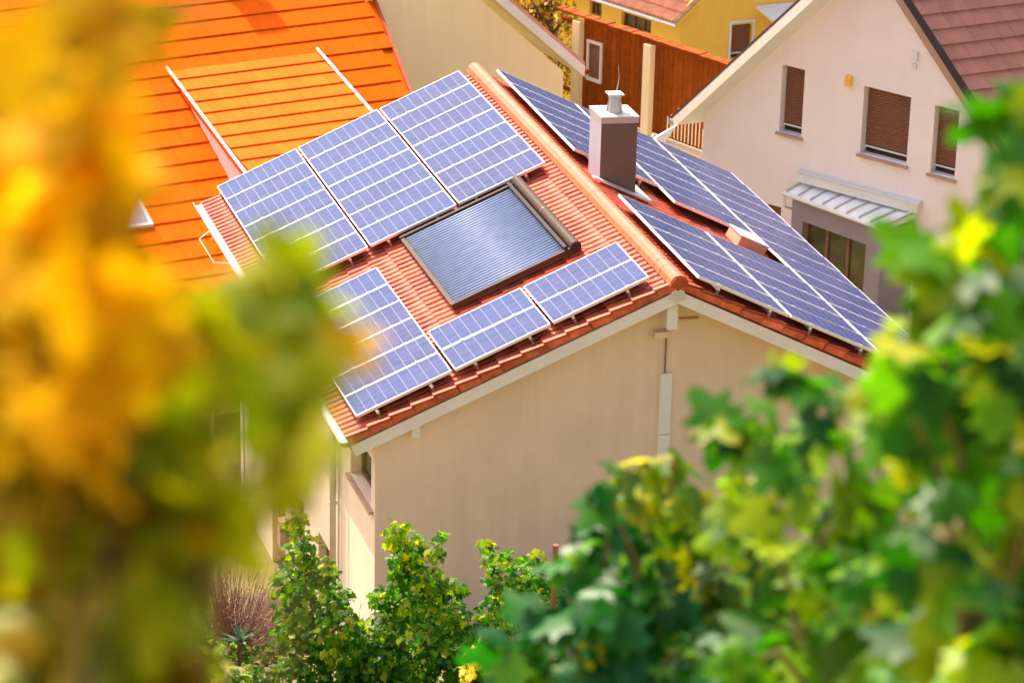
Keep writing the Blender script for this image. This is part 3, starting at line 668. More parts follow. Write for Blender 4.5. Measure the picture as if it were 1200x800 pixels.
# white folded sun sail at the far edge of the roof
ss = thing('sun_sail', 'small white folded triangular sail on a pole behind the far roof edge', 'sun sail', V(6.35, 15.2, 0))
m = MB(); m.prism([V(5.110, 15.200, 3.816), V(5.560, 15.200, 4.053), V(5.288, 15.200, 3.650)], V(.02, .05, .01)); m.build('sail_cloth', MT['roof_white'], ss)
m = MB(); m.tube([V(5.110, 15.200, 3.816)+V(0, .08, .05), V(5.110, 15.28, -.3)], .03, 8); m.build('pole', MT['gutter'], ss)

# ================================================================== YELLOW HOUSE
Y0 = V(13.0, 35.14, 0); hy = hd(-65); hy2 = hd(5); ny = np.cross(hy, Z)
yh = thing('yellow_house', 'yellow house beyond the timber fence with pinkish pantile roof', 'house', Y0+V(2, 3, -6))
wins = [(6.6, 7.3, -.95, -.35), (8.0-2.19, 8.0-1.04, -.92, -.42), (8-3.42, 8-2.9, -.95, -.3)]
wins = [(8-3.38, 8-2.92, -.8, -.3), (8-2.17, 8-1.06, -.86, -.45)]
wall(yh, Y0-hy*8, hy, [(0, -6), (8, -6), (8, -.02), (0, -.02)], wins, .3, MT['plaster_yellow'])
for w in wins: window(yh, Y0-hy*8, hy, *w, 'glass', sill=False, mullions=2, depth=.1)
wall(yh, Y0, hy2, [(0, -6), (8, -6), (8, -.0), (7, 4.0), (4.0, 3.4), (0, .05)], [(1.46, 2.03, -1.35, -.45)], .3, MT['plaster_yellow'])
window(yh, Y0, hy2, 1.46, 2.03, -1.35, -.45, 'shutter', sill=False, depth=.1)
m = MB(); m.box(Y0+hy2*1.38-np.cross(hy2, Z)*-.01+Z*-1.4, hy2*.07, Z*1.0, np.cross(hy2, Z)*.03); m.box(Y0+hy2*2.04+np.cross(hy2, Z)*.01+Z*-1.4, hy2*.07, Z*1.0, np.cross(hy2, Z)*.03); m.box(Y0+hy2*1.38+np.cross(hy2, Z)*.01+Z*-.4, hy2*.73, Z*.07, np.cross(hy2, Z)*.03); m.build('window_surround', MT['white_paint'], yh)
e0 = Y0+ny*.38-hy*8.2+Z*-.16; iny = -ny; upy = iny*math.cos(R(30))+Z*math.sin(R(30)); nyn = np.cross(hy, upy)
m = MB(); N = 62; wv = 8.4/N
for i in range(N+1):
    for s_ in (0, 1): pass
for i in range(N):
    a = e0+hy*(i*wv); zf = [0, .05, .0]
    for k in range(14):
        q0 = a+upy*(.36*k); q1 = a+upy*(.36*(k+1)+.02)
        m.quad(q0+nyn*.03, q0+hy*wv*.5+nyn*.10, q1+hy*wv*.5+nyn*.07, q1); m.quad(q0+hy*wv*.5+nyn*.10, q0+hy*wv+nyn*.03, q1+hy*wv, q1+hy*wv*.5+nyn*.07)
        m.quad(q0, q0+hy*wv, q0+hy*wv+nyn*.03, q0+nyn*.03)
rt_ = MB(); rt_.box(e0-nyn*.1, hy*8.4, upy*5, nyn*.09); yr = rt_.build('roof', MT['plaster_yellow'], yh)
m.build('tile_field', MT['ptile'], yr, kind='stuff')
m = MB(); m.tube([e0-upy*.02-nyn*.06, e0-upy*.02-nyn*.06+hy*8.4], .05, 6); m.build('gutter', MT['gutter'], yh)
cn = Y0+hy2*2.1+Z*-.05; nn2 = np.cross(hy2, Z)
m = MB(); m.prism([cn+nn2*.05, cn+hy2*3, cn+hy2*3-Z*.5+nn2*1.3, cn+hy2*.55-Z*.55+nn2*1.3], Z*.08); m.build('canopy', MT['roof_white'], yh)

# ================================================================== WHITE HOUSE
W0 = V(9.82, 15.17, 0); hw = hd(-56); nw = np.cross(hw, Z)
wh = thing('white_house', 'pale plastered gable house with brown roller shutters and dark red roof', 'house', W0-nw*4)
def wp(u, z, d=0): return W0+hw*u+Z*z+nw*d
EW = hd(8)
AU, AZ_, SLP = -.594, 7.29, 1.045
ul, ur = -4.25, 3.06
zw = lambda u: AZ_-.32-SLP*abs(u-AU)
WN = [(-2.43, -1.90, 3.06, 4.44), (-.52, .54, 3.05, 4.42), (1.08, 1.62, 3.03, 4.39)]
sh = ul
wall(wh, wp(ul, 0), hw, [(0, -2), (ur-ul, -2), (ur-ul, zw(ur)), (AU-ul, zw(AU)), (0, zw(ul))], [(a-ul, b_-ul, c, d) for a, b_, c, d in WN]+[(-2.6-ul, -2.27-ul, .9, 1.5)], .3, MT['plaster_white'], depth=.2)
for a, b_, c, d in WN: window(wh, W0, hw, a, b_, c, d, 'shutter', depth=.2)
window(wh, W0, hw, -2.6, -2.27, .9, 1.5, 'shutter', depth=.08, sill=False)
wall(wh, wp(ul, 0)+EW*8, -EW, [(0, -2), (7.69, -2), (7.69, zw(ul)), (0, zw(ul))], [], .3, MT['plaster_white'])
wall(wh, wp(ur, 0)+EW*.31, EW, [(0, -2), (7.6, -2), (7.6, zw(ur)), (0, zw(ur))], [], .3, MT['plaster_white'])
ang = math.atan(SLP); eu = .62
for sg, u_e in ((-1, -4.82), (1, 3.63)):
    oh_ = .32 if sg < 0 else .14; a_ = wp(AU, AZ_, oh_); e_ = wp(u_e, AZ_-SLP*abs(u_e-AU), oh_); dnn = (e_-a_); Ls = np.linalg.norm(dnn); dnn = dnn/Ls
    nr = np.cross(dnn, EW); nr /= np.linalg.norm(nr); nr = nr if nr[2] > 0 else -nr
    m = MB(); m.box(a_-nr*.03, dnn*Ls, EW*8.4, -nr*.14); rf = m.build('roof', MT['btile'], wh)
    me = flat_tile_mesh('plain_tile', EW, -dnn, nr, .30, .38, MT['btile'])
    cells = []
    rows = int(Ls/.34)
    for i in range(rows+1):
        for j in range(28):
            p = a_+dnn*(Ls-.34*i)+EW*(.16+.30*j)+nr*(random.uniform(-.002, .002)-.03); iv, z = in_view(p, 20)
            if np.linalg.norm(dnn*(Ls-.34*i)) < .1: continue
            cells.append((p, (0 if iv else 1000)+z))
    lay_tiles(rf, me, cells, 230 if sg > 0 else 40, MT['btile'])
    m = MB(); m.box(a_+nw*.0-nr*.02, dnn*(Ls+.03), nw*.03, -nr*.20); m.build('barge_board', MT['verge_light'] if sg < 0 else MT['verge_tan'], wh)
    m = MB(); m.box(a_+nw*.035+nr*.035, dnn*(Ls+.05), EW*.14, -nr*.05); m.build('verge_flashing', MT['bronze'], wh)
    m = MB(); m.box(a_-nr*.175+EW*.03, dnn*(Ls-.05), EW*8.2, -nr*.03); m.build('soffit', MT['white_paint'], wh)
    m = MB(); m.tube([e_-nr*.08+hw*sg*.05+nw*.05, e_-nr*.08+hw*sg*.05+EW*8.3], .065, 8); m.build('gutter', MT['zinc'], wh)
for j in range(22):
    m = MB(); q = wp(AU, AZ_+.02, .2)+EW*.38*j; m.tube([q, q+EW*.40+Z*.01], .11, 8); m.build('ridge_tile', MT['btile'], wh)
# ribbed wall lamp and vent
m = MB(); m.box(wp(-.92, 4.35, 0), hw*.12, Z*.22, nw*.08)
for k in range(4): m.box(wp(-.93, 4.37+.05*k, .08), hw*.14, Z*.02, nw*.02)
m.build('wall_lamp', MT['plaster_yellow'], wh)
m = MB(); m.box(wp(.5, 5.16, 0), hw*.13, Z*.2, nw*.05); m.box(wp(.52, 5.0, 0), hw*.09, Z*.1, nw*.03); m.build('wall_vent', MT['white_paint'], wh)
# bay with standing seam roof
B1, B2 = V(8.44, 16.60, 2.0), V(9.52, 14.28, 2.0); K1, K2 = wp(-1.83, 2.14, 0), wp(.86, 2.20, 0)
bay = MB(); ins = .07
q1 = B1+(B2-B1)*.06-nw*.05; q2 = B2-(B2-B1)*.012-nw*.05
zb_ = -2
hb2 = (q2-q1)*V(1, 1, 0); lb2 = np.linalg.norm(hb2); hb2 /= lb2
q1g = q1*V(1, 1, 0); q2g = q2*V(1, 1, 0)
bayp = wall(wh, q1g, hb2, [(0, -2), (lb2, -2), (lb2, 1.93), (0, 1.93)], [(.30, 1.98, -.2, 1.50)], .2, MT['plaster_grey'], depth=.12, name='bay')
window(wh, q1g, hb2, .30, 1.98, -.2, 1.50, 'glass', depth=.12, sill=False, mullions=2)
m = MB(); k2g = K2*V(1, 1, 0)-hw*.02; m.prism([q2g-Z*2, k2g-Z*2, k2g+Z*1.93, q2g+Z*1.93], -hw*.05); m.build('side_wall', MT['plaster_grey'], bayp); m = MB(); m.prism([q1g-Z*2, K1*V(1, 1, 0)-Z*2, K1*V(1, 1, 0)+Z*1.93, q1g+Z*1.93], hw*.05); m.build('side_wall', MT['plaster_grey'], bayp)
br = MB(); br.prism([B1, B2, K2, K1], Z*-.05); brf = br.build('bay_roof', MT['roof_white'], wh)
NS = 8
for i in range(NS+1):
    f_ = i/NS; a_ = B1+(B2-B1)*f_; b2_ = K1+(K2-K1)*f_; d_ = b2_-a_
    m = MB(); m.box(a_+Z*.002, d_, hb2*.03, Z*.035); m.build('seam', MT['zinc'], brf)
m = MB(); m.tube([B1-hb2*.04-Z*.03-nw*-.04, B2+hb2*.04-Z*.03+nw*.04], .045, 8); m.build('gutter', MT['alu'], brf)
m = MB(); m.tube([B1+Z*-.05+nw*.03, B1-Z*.3+nw*.02, B1-Z*.42-nw*.25], .03, 8); m.build('downpipe', MT['alu'], brf)
m = MB(); m.prism([B2-Z*.10+hb2*.0, K2-Z*.12, K2+Z*.06, B2+Z*.03], hb2*.03); m.build('edge_trim', MT['roof_white'], brf)
m = MB(); m.box(wp(-1.85, 2.20, 0), hw*2.80, Z*.19, nw*.16); aw = m.build('awning_cassette', MT['white_paint'], wh)
m = MB(); m.box(wp(-1.85, 2.41, 0), hw*2.80, Z*.03, nw*.07); m.box(wp(-1.86, 2.39, 0), hw*2.82, Z*.018, nw*.18); m.build('cassette_rail', MT['alu'], aw)

# ================================================================== FOLIAGE
def leaf_shape(seed, fold=.15):
    rr = random.Random(seed)
    ang = [-90, -60, -38, -15, 8, 30, 55, 75, 90, 105, 125, 150, 172, 195, 218, 240]
    rad = [.12, .62, .55, .80, .52, .88, .60, .92, 1.05, .92, .60, .88, .52, .80, .55, .62]
    v = [(0, 0, 0)]
    for a, r_ in zip(ang, rad):
        r_ *= rr.uniform(.9, 1.1)*.5; x = r_*math.cos(R(a)); y = r_*math.sin(R(a))
        v.append((x, y+.05, -fold*abs(x)*1.2-.35*fold*(x*x+y*y)*4+rr.uniform(-.02, .02)))
    n = len(ang)
    return np.array(v), [(0, 1+i, 1+(i+1) % n) for i in range(n)]
SH = [leaf_shape(i, f_) for i, f_ in enumerate((.1, .25, .4, .18))]
def quat_from(nrm, tip):
    nrm = nrm/np.linalg.norm(nrm); tip = tip-nrm*(tip@nrm); tip /= (np.linalg.norm(tip)+1e-9); x = np.cross(tip, nrm)
    return np.stack([x, tip, nrm], 1)
leaf_meshes = {}
def get_leaf(material, k):
    key = (material.name, k)
    if key not in leaf_meshes:
        me = bpy.data.meshes.new('leaf'); me.from_pydata([tuple(p) for p in SH[k][0]], [], SH[k][1]); me.materials.append(material)
        me.polygons.foreach_set('use_smooth', [True]*len(me.polygons)); leaf_meshes[key] = me
    return leaf_meshes[key]
def scatter(blobs, size, dens):
    out = []
    for x, y, z, r_ in blobs:
        n_ = max(6, int(dens*(r_/size)**2*26))
        for _ in range(n_):
            d = rng.normal(size=3); d /= np.linalg.norm(d); rad = r_*rng.uniform(.15, 1)**.6
            p = V(x, y, z)+d*rad*V(1, 1, 1.05)
            nr = d*.75+V(0, 0, .75)+rng.normal(size=3)*.55-FH*.25; tip = V(0, 0, -1)+d*.6+rng.normal(size=3)*.5
            out.append((p, quat_from(nr, tip), size*rng.uniform(.6, 1.2), rng.integers(0, 4)))
    return out
def leaf_mass(leaves, name, material, parent):
    Vs, Fs, At = [], [], []; k = 0; org = ROOTS[parent.name]
    for p, m3, s_, sh in leaves:
        v, f = SH[sh]; Vs.append(v@m3.T*s_+(p-org)); Fs += [tuple(i+k for i in t_) for t_ in f]; At += [rng.random()]*len(v); k += len(v)
    me = bpy.data.meshes.new(name); me.from_pydata(np.concatenate(Vs).tolist(), [], Fs); me.materials.append(material)
    me.polygons.foreach_set('use_smooth', [True]*len(me.polygons))
    at = me.attributes.new('leaf_rand', 'FLOAT', 'POINT'); at.data.foreach_set('value', At)
    o = bpy.data.objects.new(name, me); COL.objects.link(o); o.parent = parent; o['kind'] = 'stuff'
    return o
def plant(name, label, cat, group, blobs, size, dens, material, nobj, base=None, trunk_r=.03, alt=None, altp=0.0, canes=9, post=False):
    b = np.array(blobs); c = b[:, :3].mean(0); bx, by = (base if base is not None else (c[0], c[1])); gz = ground_z(bx, by)
    root = thing(name, label, cat, V(bx, by, gz-.02), group)
    top = V(bx, by, min(gz+.9, b[:, 2].min()))
    m = MB(); m.tube([V(bx, by, gz-.1), V(bx+.03, by+.02, gz+(top[2]-gz)*.5), top], [trunk_r*1.4, trunk_r, trunk_r*.85], 7); m.build('trunk', MT['trunk'], root, smooth=True)
    m = MB()
    for k in range(canes):
        e = b[rng.integers(len(b))]; end = e[:3]+rng.normal(size=3)*e[3]*.4; mid = (top+end)/2+rng.normal(size=3)*.06+V(0, 0, .1)
        m.tube([top-V(0, 0, .05), mid, end], [trunk_r*.45, trunk_r*.3, trunk_r*.14], 5)
    m.build('canes', MT['cane'], root)
    lv = scatter(blobs, size, dens)
    lv.sort(key=lambda q: (q[0]-CAM)@fwd*1.0-.0)
    near = lv[:nobj]; rest = lv[nobj:]
    for p, m3, s_, sh in near:
        mm = alt if (alt and rng.random() < altp) else material
        o = inst('leaf', get_leaf(mm, int(sh)), root, p, Matrix(m3.tolist()).to_quaternion(), float(s_))
    if rest: leaf_mass(rest, 'foliage', material, root)
    return root
B_left_gold = [(-13.948, -35.218, 22.052, 0.071), (-13.891, -35.027, 21.895, 0.077), (-13.898, -34.815, 21.731, 0.092), (-13.893, -35.131, 21.833, 0.067), (-13.833, -34.94, 21.89, 0.048), (-13.85, -35.249, 22.071, 0.025), (-13.871, -35.033, 21.993, 0.05), (-13.867, -34.825, 21.603, 0.102), (-13.865, -35.14, 21.698, 0.059), (-13.932, -34.909, 21.681, 0.072), (-13.879, -35.24, 21.81, 0.045), (-13.917, -35.018, 21.579, 0.08), (-13.784, -34.851, 21.743, 0.041), (-13.839, -35.148, 21.763, 0.042), (-13.793, -34.953, 21.597, 0.041)]
B_left_bronze = [(-13.887, -34.923, 21.475, 0.092), (-13.793, -34.743, 21.363, 0.083), (-13.832, -34.521, 21.164, 0.126), (-13.794, -34.847, 21.283, 0.087), (-13.852, -34.62, 21.063, 0.114), (-13.805, -34.949, 21.217, 0.085), (-13.916, -34.704, 21.316, 0.089), (-13.737, -34.551, 21.361, 0.062), (-13.768, -34.856, 21.432, 0.043)]
B_left_olive = [(-13.675, -35.084, 21.761, 0.016), (-13.619, -34.955, 21.655, 0.027), (-13.571, -34.823, 21.548, 0.031), (-13.641, -35.022, 21.59, 0.034), (-13.622, -34.881, 21.491, 0.032), (-13.652, -35.091, 21.543, 0.03), (-13.629, -34.952, 21.454, 0.017), (-13.641, -34.801, 21.591, 0.031), (-13.725, -34.995, 21.673, 0.03), (-13.724, -34.849, 21.593, 0.026), (-13.775, -35.053, 21.559, 0.037), (-13.711, -34.926, 21.436, 0.03), (-13.727, -34.774, 21.37, 0.059), (-13.726, -34.995, 21.426, 0.022), (-13.737, -34.844, 21.328, 0.04), (-13.804, -35.043, 21.359, 0.045), (-13.747, -34.915, 21.557, 0.028), (-13.757, -34.765, 21.304, 0.054)]
B_right_main = [(-11.604, -32.602, 20.973, 0.054), (-11.467, -32.33, 20.764, 0.081), (-11.3, -32.068, 20.524, 0.113), (-11.581, -32.452, 20.646, 0.071), (-11.492, -32.165, 20.436, 0.093), (-11.743, -32.558, 20.643, 0.048), (-11.467, -32.33, 20.437, 0.109), (-11.451, -32.021, 20.234, 0.096), (-11.49, -32.48, 20.342, 0.126), (-11.471, -32.172, 20.153, 0.123), (-11.76, -32.553, 20.399, 0.067), (-11.422, -32.344, 20.078, 0.13), (-11.429, -32.028, 19.918, 0.117), (-11.702, -32.414, 20.179, 0.063), (-11.319, -32.22, 19.822, 0.135), (-11.665, -32.582, 20.013, 0.125), (-11.374, -32.359, 19.704, 0.133), (-11.364, -32.048, 19.526, 0.139), (-11.468, -32.487, 19.612, 0.131), (-11.477, -32.17, 19.447, 0.118)]
B_right_mid = [(-11.531, -31.367, 19.857, 0.051), (-11.296, -31.021, 19.617, 0.08), (-11.022, -30.688, 19.434, 0.106), (-11.221, -31.254, 19.552, 0.131), (-11.184, -30.847, 19.368, 0.115), (-11.531, -31.367, 19.672, 0.085), (-11.452, -30.972, 19.552, 0.049), (-11.304, -30.599, 19.22, 0.071), (-11.422, -31.191, 19.402, 0.11), (-11.106, -30.871, 19.165, 0.128), (-11.244, -31.457, 19.312, 0.13), (-11.267, -31.03, 19.107, 0.137), (-11.245, -30.618, 18.957, 0.108), (-11.253, -31.244, 19.034, 0.135), (-11.242, -30.829, 18.794, 0.142), (-11.249, -31.455, 19.068, 0.109), (-11.532, -30.947, 19.564, 0.02), (-11.319, -30.595, 19.061, 0.084), (-11.527, -31.158, 18.951, 0.101)]
B_olive_mid = [(-11.181, -29.38, 18.694, 0.049), (-10.954, -29.032, 18.523, 0.063), (-10.852, -28.645, 18.258, 0.089), (-10.953, -29.242, 18.478, 0.112), (-11.047, -28.793, 18.363, 0.064), (-11.207, -29.372, 18.537, 0.096), (-10.929, -29.04, 18.224, 0.144), (-10.644, -28.71, 18.033, 0.135), (-10.858, -29.272, 18.136, 0.156), (-10.878, -28.846, 17.929, 0.148), (-10.893, -29.47, 18.545, 0.096), (-10.667, -29.122, 17.908, 0.145), (-10.685, -28.697, 17.661, 0.152), (-10.817, -29.285, 17.849, 0.143)]
B_dark = [(-11.466, -29.814, 18.829, 0.047), (-11.355, -29.535, 18.57, 0.086), (-11.193, -29.271, 18.303, 0.106), (-11.446, -29.663, 18.493, 0.101), (-11.161, -29.439, 18.257, 0.124), (-11.465, -29.815, 18.393, 0.145), (-11.522, -29.482, 18.264, 0.103), (-11.074, -29.309, 17.992, 0.169), (-11.075, -29.78, 18.143, 0.162), (-11.47, -29.341, 17.999, 0.153), (-11.409, -29.832, 18.216, 0.159), (-11.622, -29.451, 18.107, 0.096), (-11.557, -29.157, 17.867, 0.085), (-10.998, -29.804, 18.146, 0.108), (-11.167, -29.437, 18.441, 0.068)]
B_row_one = [(-7.292, -7.959, 8.041, 0.156), (-7.158, -7.791, 7.607, 0.251), (-7.203, -7.568, 7.119, 0.282), (-6.978, -7.953, 7.414, 0.204), (-7.021, -7.73, 6.892, 0.338), (-6.878, -8.089, 6.78, 0.355), (-7.206, -7.776, 6.591, 0.244), (-6.708, -7.724, 6.232, 0.332), (-7.051, -7.93, 6.225, 0.33), (-6.506, -7.892, 6.132, 0.265), (-7.343, -7.943, 6.272, 0.206), (-6.596, -7.969, 6.577, 0.226), (-6.727, -7.718, 6.953, 0.169), (-6.422, -8.128, 6.243, 0.264), (-7.318, -7.636, 6.588, 0.189)]
B_row_two = [(-6.246, -8.288, 7.968, 0.166), (-6.05, -8.14, 7.669, 0.223), (-5.686, -8.045, 7.735, 0.093), (-5.812, -8.32, 7.725, 0.12), (-6.066, -8.031, 7.411, 0.252), (-5.879, -8.404, 7.413, 0.25), (-5.556, -8.296, 7.215, 0.131), (-5.991, -7.949, 6.943, 0.32), (-5.758, -8.337, 7.0, 0.308), (-6.239, -7.976, 6.671, 0.245), (-5.914, -8.393, 6.629, 0.374), (-5.455, -8.328, 6.482, 0.254), (-6.073, -7.923, 6.089, 0.323), (-5.658, -8.369, 6.212, 0.358), (-6.313, -7.953, 7.038, 0.15), (-5.472, -8.532, 6.852, 0.224), (-6.307, -8.059, 6.352, 0.283), (-5.302, -8.166, 6.057, 0.285)]
B_row_three = [(-5.33, -8.577, 7.871, 0.092), (-5.162, -8.42, 7.59, 0.149), (-4.924, -8.285, 7.496, 0.131), (-4.767, -8.649, 7.651, 0.111), (-4.579, -8.499, 7.484, 0.093), (-5.109, -8.646, 7.383, 0.278), (-4.801, -8.534, 7.32, 0.243), (-4.558, -8.4, 7.141, 0.188), (-5.224, -8.505, 7.015, 0.168), (-4.896, -8.399, 6.92, 0.263), (-5.113, -8.645, 6.704, 0.243), (-4.742, -8.552, 6.714, 0.188), (-5.258, -8.18, 6.112, 0.228), (-4.986, -8.58, 6.284, 0.32), (-4.568, -8.502, 6.347, 0.284), (-4.676, -8.783, 7.031, 0.223)]
B_yellow_shoot = [(-5.72, -9.922, 7.415, 0.089), (-5.756, -9.806, 7.199, 0.126), (-5.622, -9.743, 7.078, 0.108), (-5.853, -9.827, 7.052, 0.126)]
B_low_left = [(-12.812, -30.334, 18.723, 0.052), (-12.726, -30.151, 18.576, 0.049), (-12.762, -29.931, 18.62, 0.035), (-12.778, -30.24, 18.858, 0.019)]
B_low_green = [(-7.251, -3.569, 4.16, 0.256), (-6.687, -3.222, 3.783, 0.281), (-6.316, -2.815, 3.769, 0.219), (-7.4, -3.26, 4.382, 0.192), (-6.947, -2.878, 3.393, 0.284), (-6.695, -3.744, 3.693, 0.278), (-6.373, -3.321, 4.52, 0.15), (-7.468, -2.452, 3.489, 0.241), (-6.281, -3.612, 3.688, 0.258), (-7.262, -2.779, 3.199, 0.284), (-6.952, -3.663, 3.504, 0.3), (-6.38, -3.319, 3.178, 0.304), (-7.0, -2.599, 3.254, 0.242)]
B_weeds = [(-8.335, -8.365, 6.553, 0.156), (-8.075, -8.237, 6.409, 0.148), (-7.838, -8.102, 6.369, 0.13), (-7.7, -8.46, 6.475, 0.166), (-8.453, -8.013, 6.322, 0.167), (-7.854, -8.516, 6.432, 0.184), (-8.165, -8.208, 6.26, 0.185)]
# ---- the vines
G1 = 'grapevines of the front row'; G2 = 'grapevines on the slope below'
plant('grapevine', 'golden orange grapevine filling the left edge, very close and blurred', 'grapevine', G1, B_left_gold, 0.13, 1.9, GOLD, 280, base=(-13.91, -35.02), trunk_r=0.012, alt=BRONZE, altp=0.2, canes=3)
plant('grapevine', 'dark bronze and olive grapevine in the lower left corner, very blurred', 'grapevine', G1, B_left_bronze, 0.13, 2.0, BRONZE, 280, base=(-13.82, -34.74), trunk_r=0.012, alt=YGREEN, altp=0.25, canes=3)
plant('grapevine', 'yellow green grapevine shoot blurred in front of the left roof edge', 'grapevine', G1, B_left_olive, 0.13, 1.5, YGREEN, 280, base=(-13.76, -34.91), trunk_r=0.014, alt=GOLD, altp=0.05, canes=6)
plant('grapevine', 'bright green grapevine filling the right edge, softly blurred', 'grapevine', G1, B_right_main, 0.2, 2.2, VINE, 300, base=(-11.44, -32.34), trunk_r=0.03, alt=YGREEN, altp=0.25, canes=9)
plant('grapevine', 'green grapevine with drooping shoots left of the rightmost vine', 'grapevine', G1, B_right_mid, 0.19, 1.6, VINE, 300, base=(-11.21, -31.05), trunk_r=0.03, alt=OLIVE, altp=0.25, canes=9)
plant('grapevine', 'olive and yellow topped grapevine in front of the gable wall', 'grapevine', G2, B_olive_mid, 0.17, 1.7, OLIVE, 280, base=(-10.88, -29.05), trunk_r=0.03, alt=YGREEN, altp=0.25, canes=9)
plant('grapevine', 'dark bluish green grapevine at lower centre, leaves facing the camera', 'grapevine', G2, B_dark, 0.18, 1.9, DKGREEN, 300, base=(-11.36, -29.53), trunk_r=0.03, alt=GREEN, altp=0.15, canes=9)
plant('grapevine', 'first sharp grapevine from the left, narrow top beside the shuttered wall', 'grapevine', G2, B_row_one, 0.115, 1.35, VINE, 300, base=(-6.89, -7.88), trunk_r=0.03, alt=YGREEN, altp=0.38, canes=9)
plant('grapevine', 'middle sharp grapevine with two upright shoots before the wall corner', 'grapevine', G2, B_row_two, 0.115, 1.35, VINE, 300, base=(-5.85, -8.20), trunk_r=0.03, alt=YGREEN, altp=0.38, canes=9)
plant('grapevine', 'third sharp grapevine, broad and uneven, left of the rusty stake', 'grapevine', G2, B_row_three, 0.115, 1.25, VINE, 260, base=(-4.90, -8.50), trunk_r=0.03, alt=YGREEN, altp=0.38, canes=9)
plant('grapevine', 'small pale yellow leaved vine low in front of the third sharp vine', 'grapevine', G2, B_yellow_shoot, 0.1, 1.2, YELLOW, 80, base=(-5.69, -9.83), trunk_r=0.02, alt=YGREEN, altp=0.15, canes=4)
plant('grapevine', 'low blurred yellow green vine at the bottom edge under the bare bush', 'grapevine', G2, B_low_left, 0.11, 0.8, YGREEN, 60, base=(-12.76, -30.14), trunk_r=0.02, alt=None, altp=0, canes=4)
plant('leafy_bush', 'low mixed green bush on the bank around the bare twiggy bush', 'bush', None, B_low_green, 0.11, 1.0, OLIVE, 200, base=(-6.80, -3.19), trunk_r=0.02, alt=GREEN, altp=0.4, canes=6)
plant('leafy_weeds', 'tuft of low green leaves at the bottom edge left of the first sharp vine', 'plant', None, B_weeds, 0.1, 1.1, OLIVE, 150, base=(-7.95, -8.28), trunk_r=0.015, alt=VINE, altp=0.5, canes=4)


# tree between cream house and fence
def tree(name, label, blobs, base, size, dens, material, h):
    b = np.array(blobs); root = thing(name, label, 'tree', V(base[0], base[1], ground_z(*base)-.05), None); gz = ground_z(*base)
    m = MB(); m.tube([V(base[0], base[1], gz-.1), V(base[0]+.1, base[1], gz+h*.5), V(base[0], base[1]+.1, gz+h)], [.16, .12, .07], 9)
    for _ in range(14):
        e = b[rng.integers(len(b))]; m.tube([V(base[0], base[1], gz+h*rng.uniform(.5, 1)), e[:3]+rng.normal(size=3)*e[3]*.3], [.05, .012], 6)
    m.build('trunk', MT['trunk'], root, smooth=True)
    leaf_mass(scatter(blobs, size, dens), 'crown', material, root)
tree('garden_tree', 'sunlit loose leaved tree between the cream gable and the timber fence', [(5.426, 25.36, 3.428, 0.408), (6.145, 25.762, 3.072, 0.525), (6.787, 26.189, 2.612, 0.492), (6.25, 25.415, 2.388, 0.487), (6.889, 25.842, 2.117, 0.34), (5.594, 25.307, 3.817, 0.463), (6.487, 25.655, 3.663, 0.56), (7.003, 26.121, 1.329, 0.305), (6.621, 25.298, 1.909, 0.301), (5.509, 26.277, 3.452, 0.282), (6.634, 24.979, 3.267, 0.26)], (6.38, 25.69), 0.13, 0.8, TREE, 4.5)


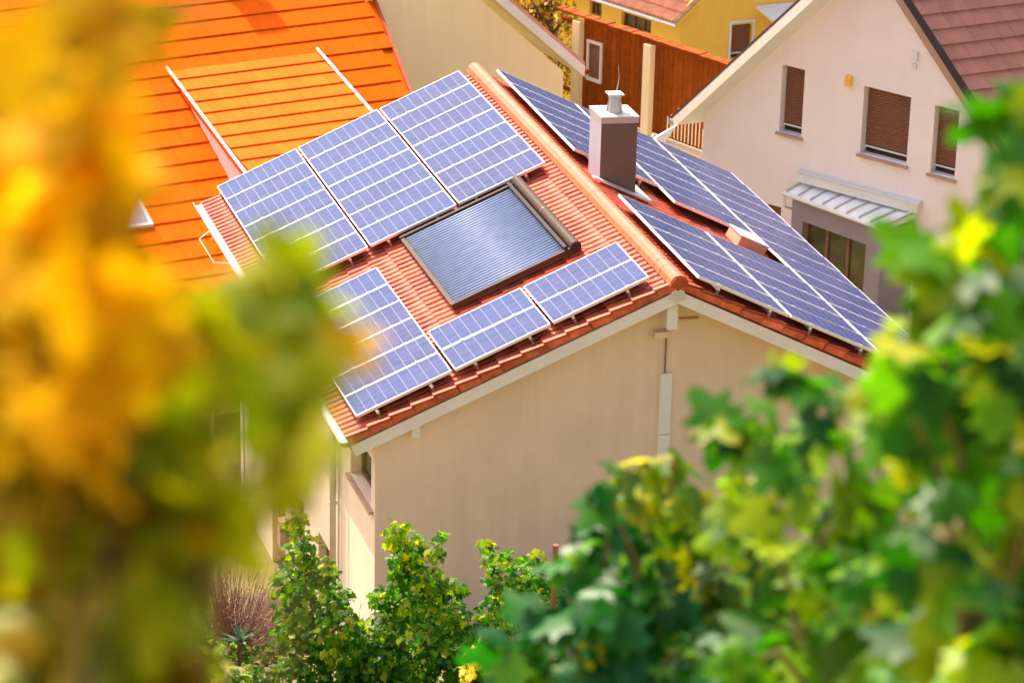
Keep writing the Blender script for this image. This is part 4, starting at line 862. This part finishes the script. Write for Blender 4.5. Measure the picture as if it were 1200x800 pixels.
# twiggy bush, blue-green rosette plant, stake, plank
def twigs(label, c, r_, n_):
    gz = ground_z(c[0], c[1]); root = thing('bare_bush', label, 'bush', V(c[0], c[1], gz)); m = MB()
    for _ in range(n_):
        d = rng.normal(size=3); d[2] = abs(d[2])*1.1+.35; d /= np.linalg.norm(d); p0 = V(c[0], c[1], gz)+rng.normal(size=3)*V(.08, .08, 0)
        p1 = p0+d*r_*rng.uniform(.4, .6)+rng.normal(size=3)*.03; p2 = p0+d*r_*rng.uniform(.8, 1.25)+rng.normal(size=3)*.07
        m.tube([p0, p1, p2], [.008, .005, .002], 3, caps=False)
        for _k in range(3):
            q = p1+(p2-p1)*rng.random(); m.tube([q, q+d*.15*r_+rng.normal(size=3)*.08*r_], [.004, .0015], 3, caps=False)
    m.build('twigs', MT['twig'], root, kind='stuff')
def rosette(label, c, r_, n_):
    gz = c[2]-r_*.6; root = thing('rosette_plant', label, 'plant', V(c[0], c[1], gz))
    for k in range(n_):
        a = 2.4*k; el = R(25+50*rng.random()); d = V(math.cos(a)*math.cos(el), math.sin(a)*math.cos(el), math.sin(el)); s_ = np.cross(d, Z); s_ /= np.linalg.norm(s_); up_ = np.cross(s_, d)
        m = MB(); p = V(c[0], c[1], gz); L = r_*rng.uniform(.8, 1.2)
        pts = [(0, .12), (.35, .16), (.7, .1), (1, .0)]
        for t_, w_ in pts: q = p+d*L*t_-Z*.25*L*t_*t_; m.v += [q-s_*w_*L*.6+up_*.02, q, q+s_*w_*L*.6+up_*.02]
        for i in range(3):
            k3 = 3*i; m.f += [(k3, k3+1, k3+4, k3+3), (k3+1, k3+2, k3+5, k3+4)]
        m.build('leaf', MT['agave'], root)
    m = MB(); m.tube([V(c[0], c[1], ground_z(c[0], c[1])-.1), V(c[0], c[1], gz+.03)], .03, 6); m.build('stem', MT['trunk'], root)
twigs('reddish brown bare twiggy bush left of the first sharp vine', (-6.85, -2.3), 1.1, 520)
twigs('small grey bare bush at the foot of the white wall corner', (-4.75, -.75), .75, 90)
rosette('blue green plant with long pointed leaves below the bare bush', V(-6.99, -3.65, 4.55), .32, 14)
pst = MB(); gz = ground_z(-5.17, -10.5); pst.tube([V(-5.17, -10.5, gz-.2), V(-5.17, -10.5, gz+1.0), V(-5.16, -10.5, 8.75)], .032, 8); p_ = pst.build('vineyard_stake', MT['rust'])
p_['label'] = 'rusty brown stake at the right end of the third vine'; p_['category'] = 'stake'
print('objects', len(bpy.data.objects), 'tris', sum(len(o.data.polygons) for o in bpy.data.objects if o.type == 'MESH'))
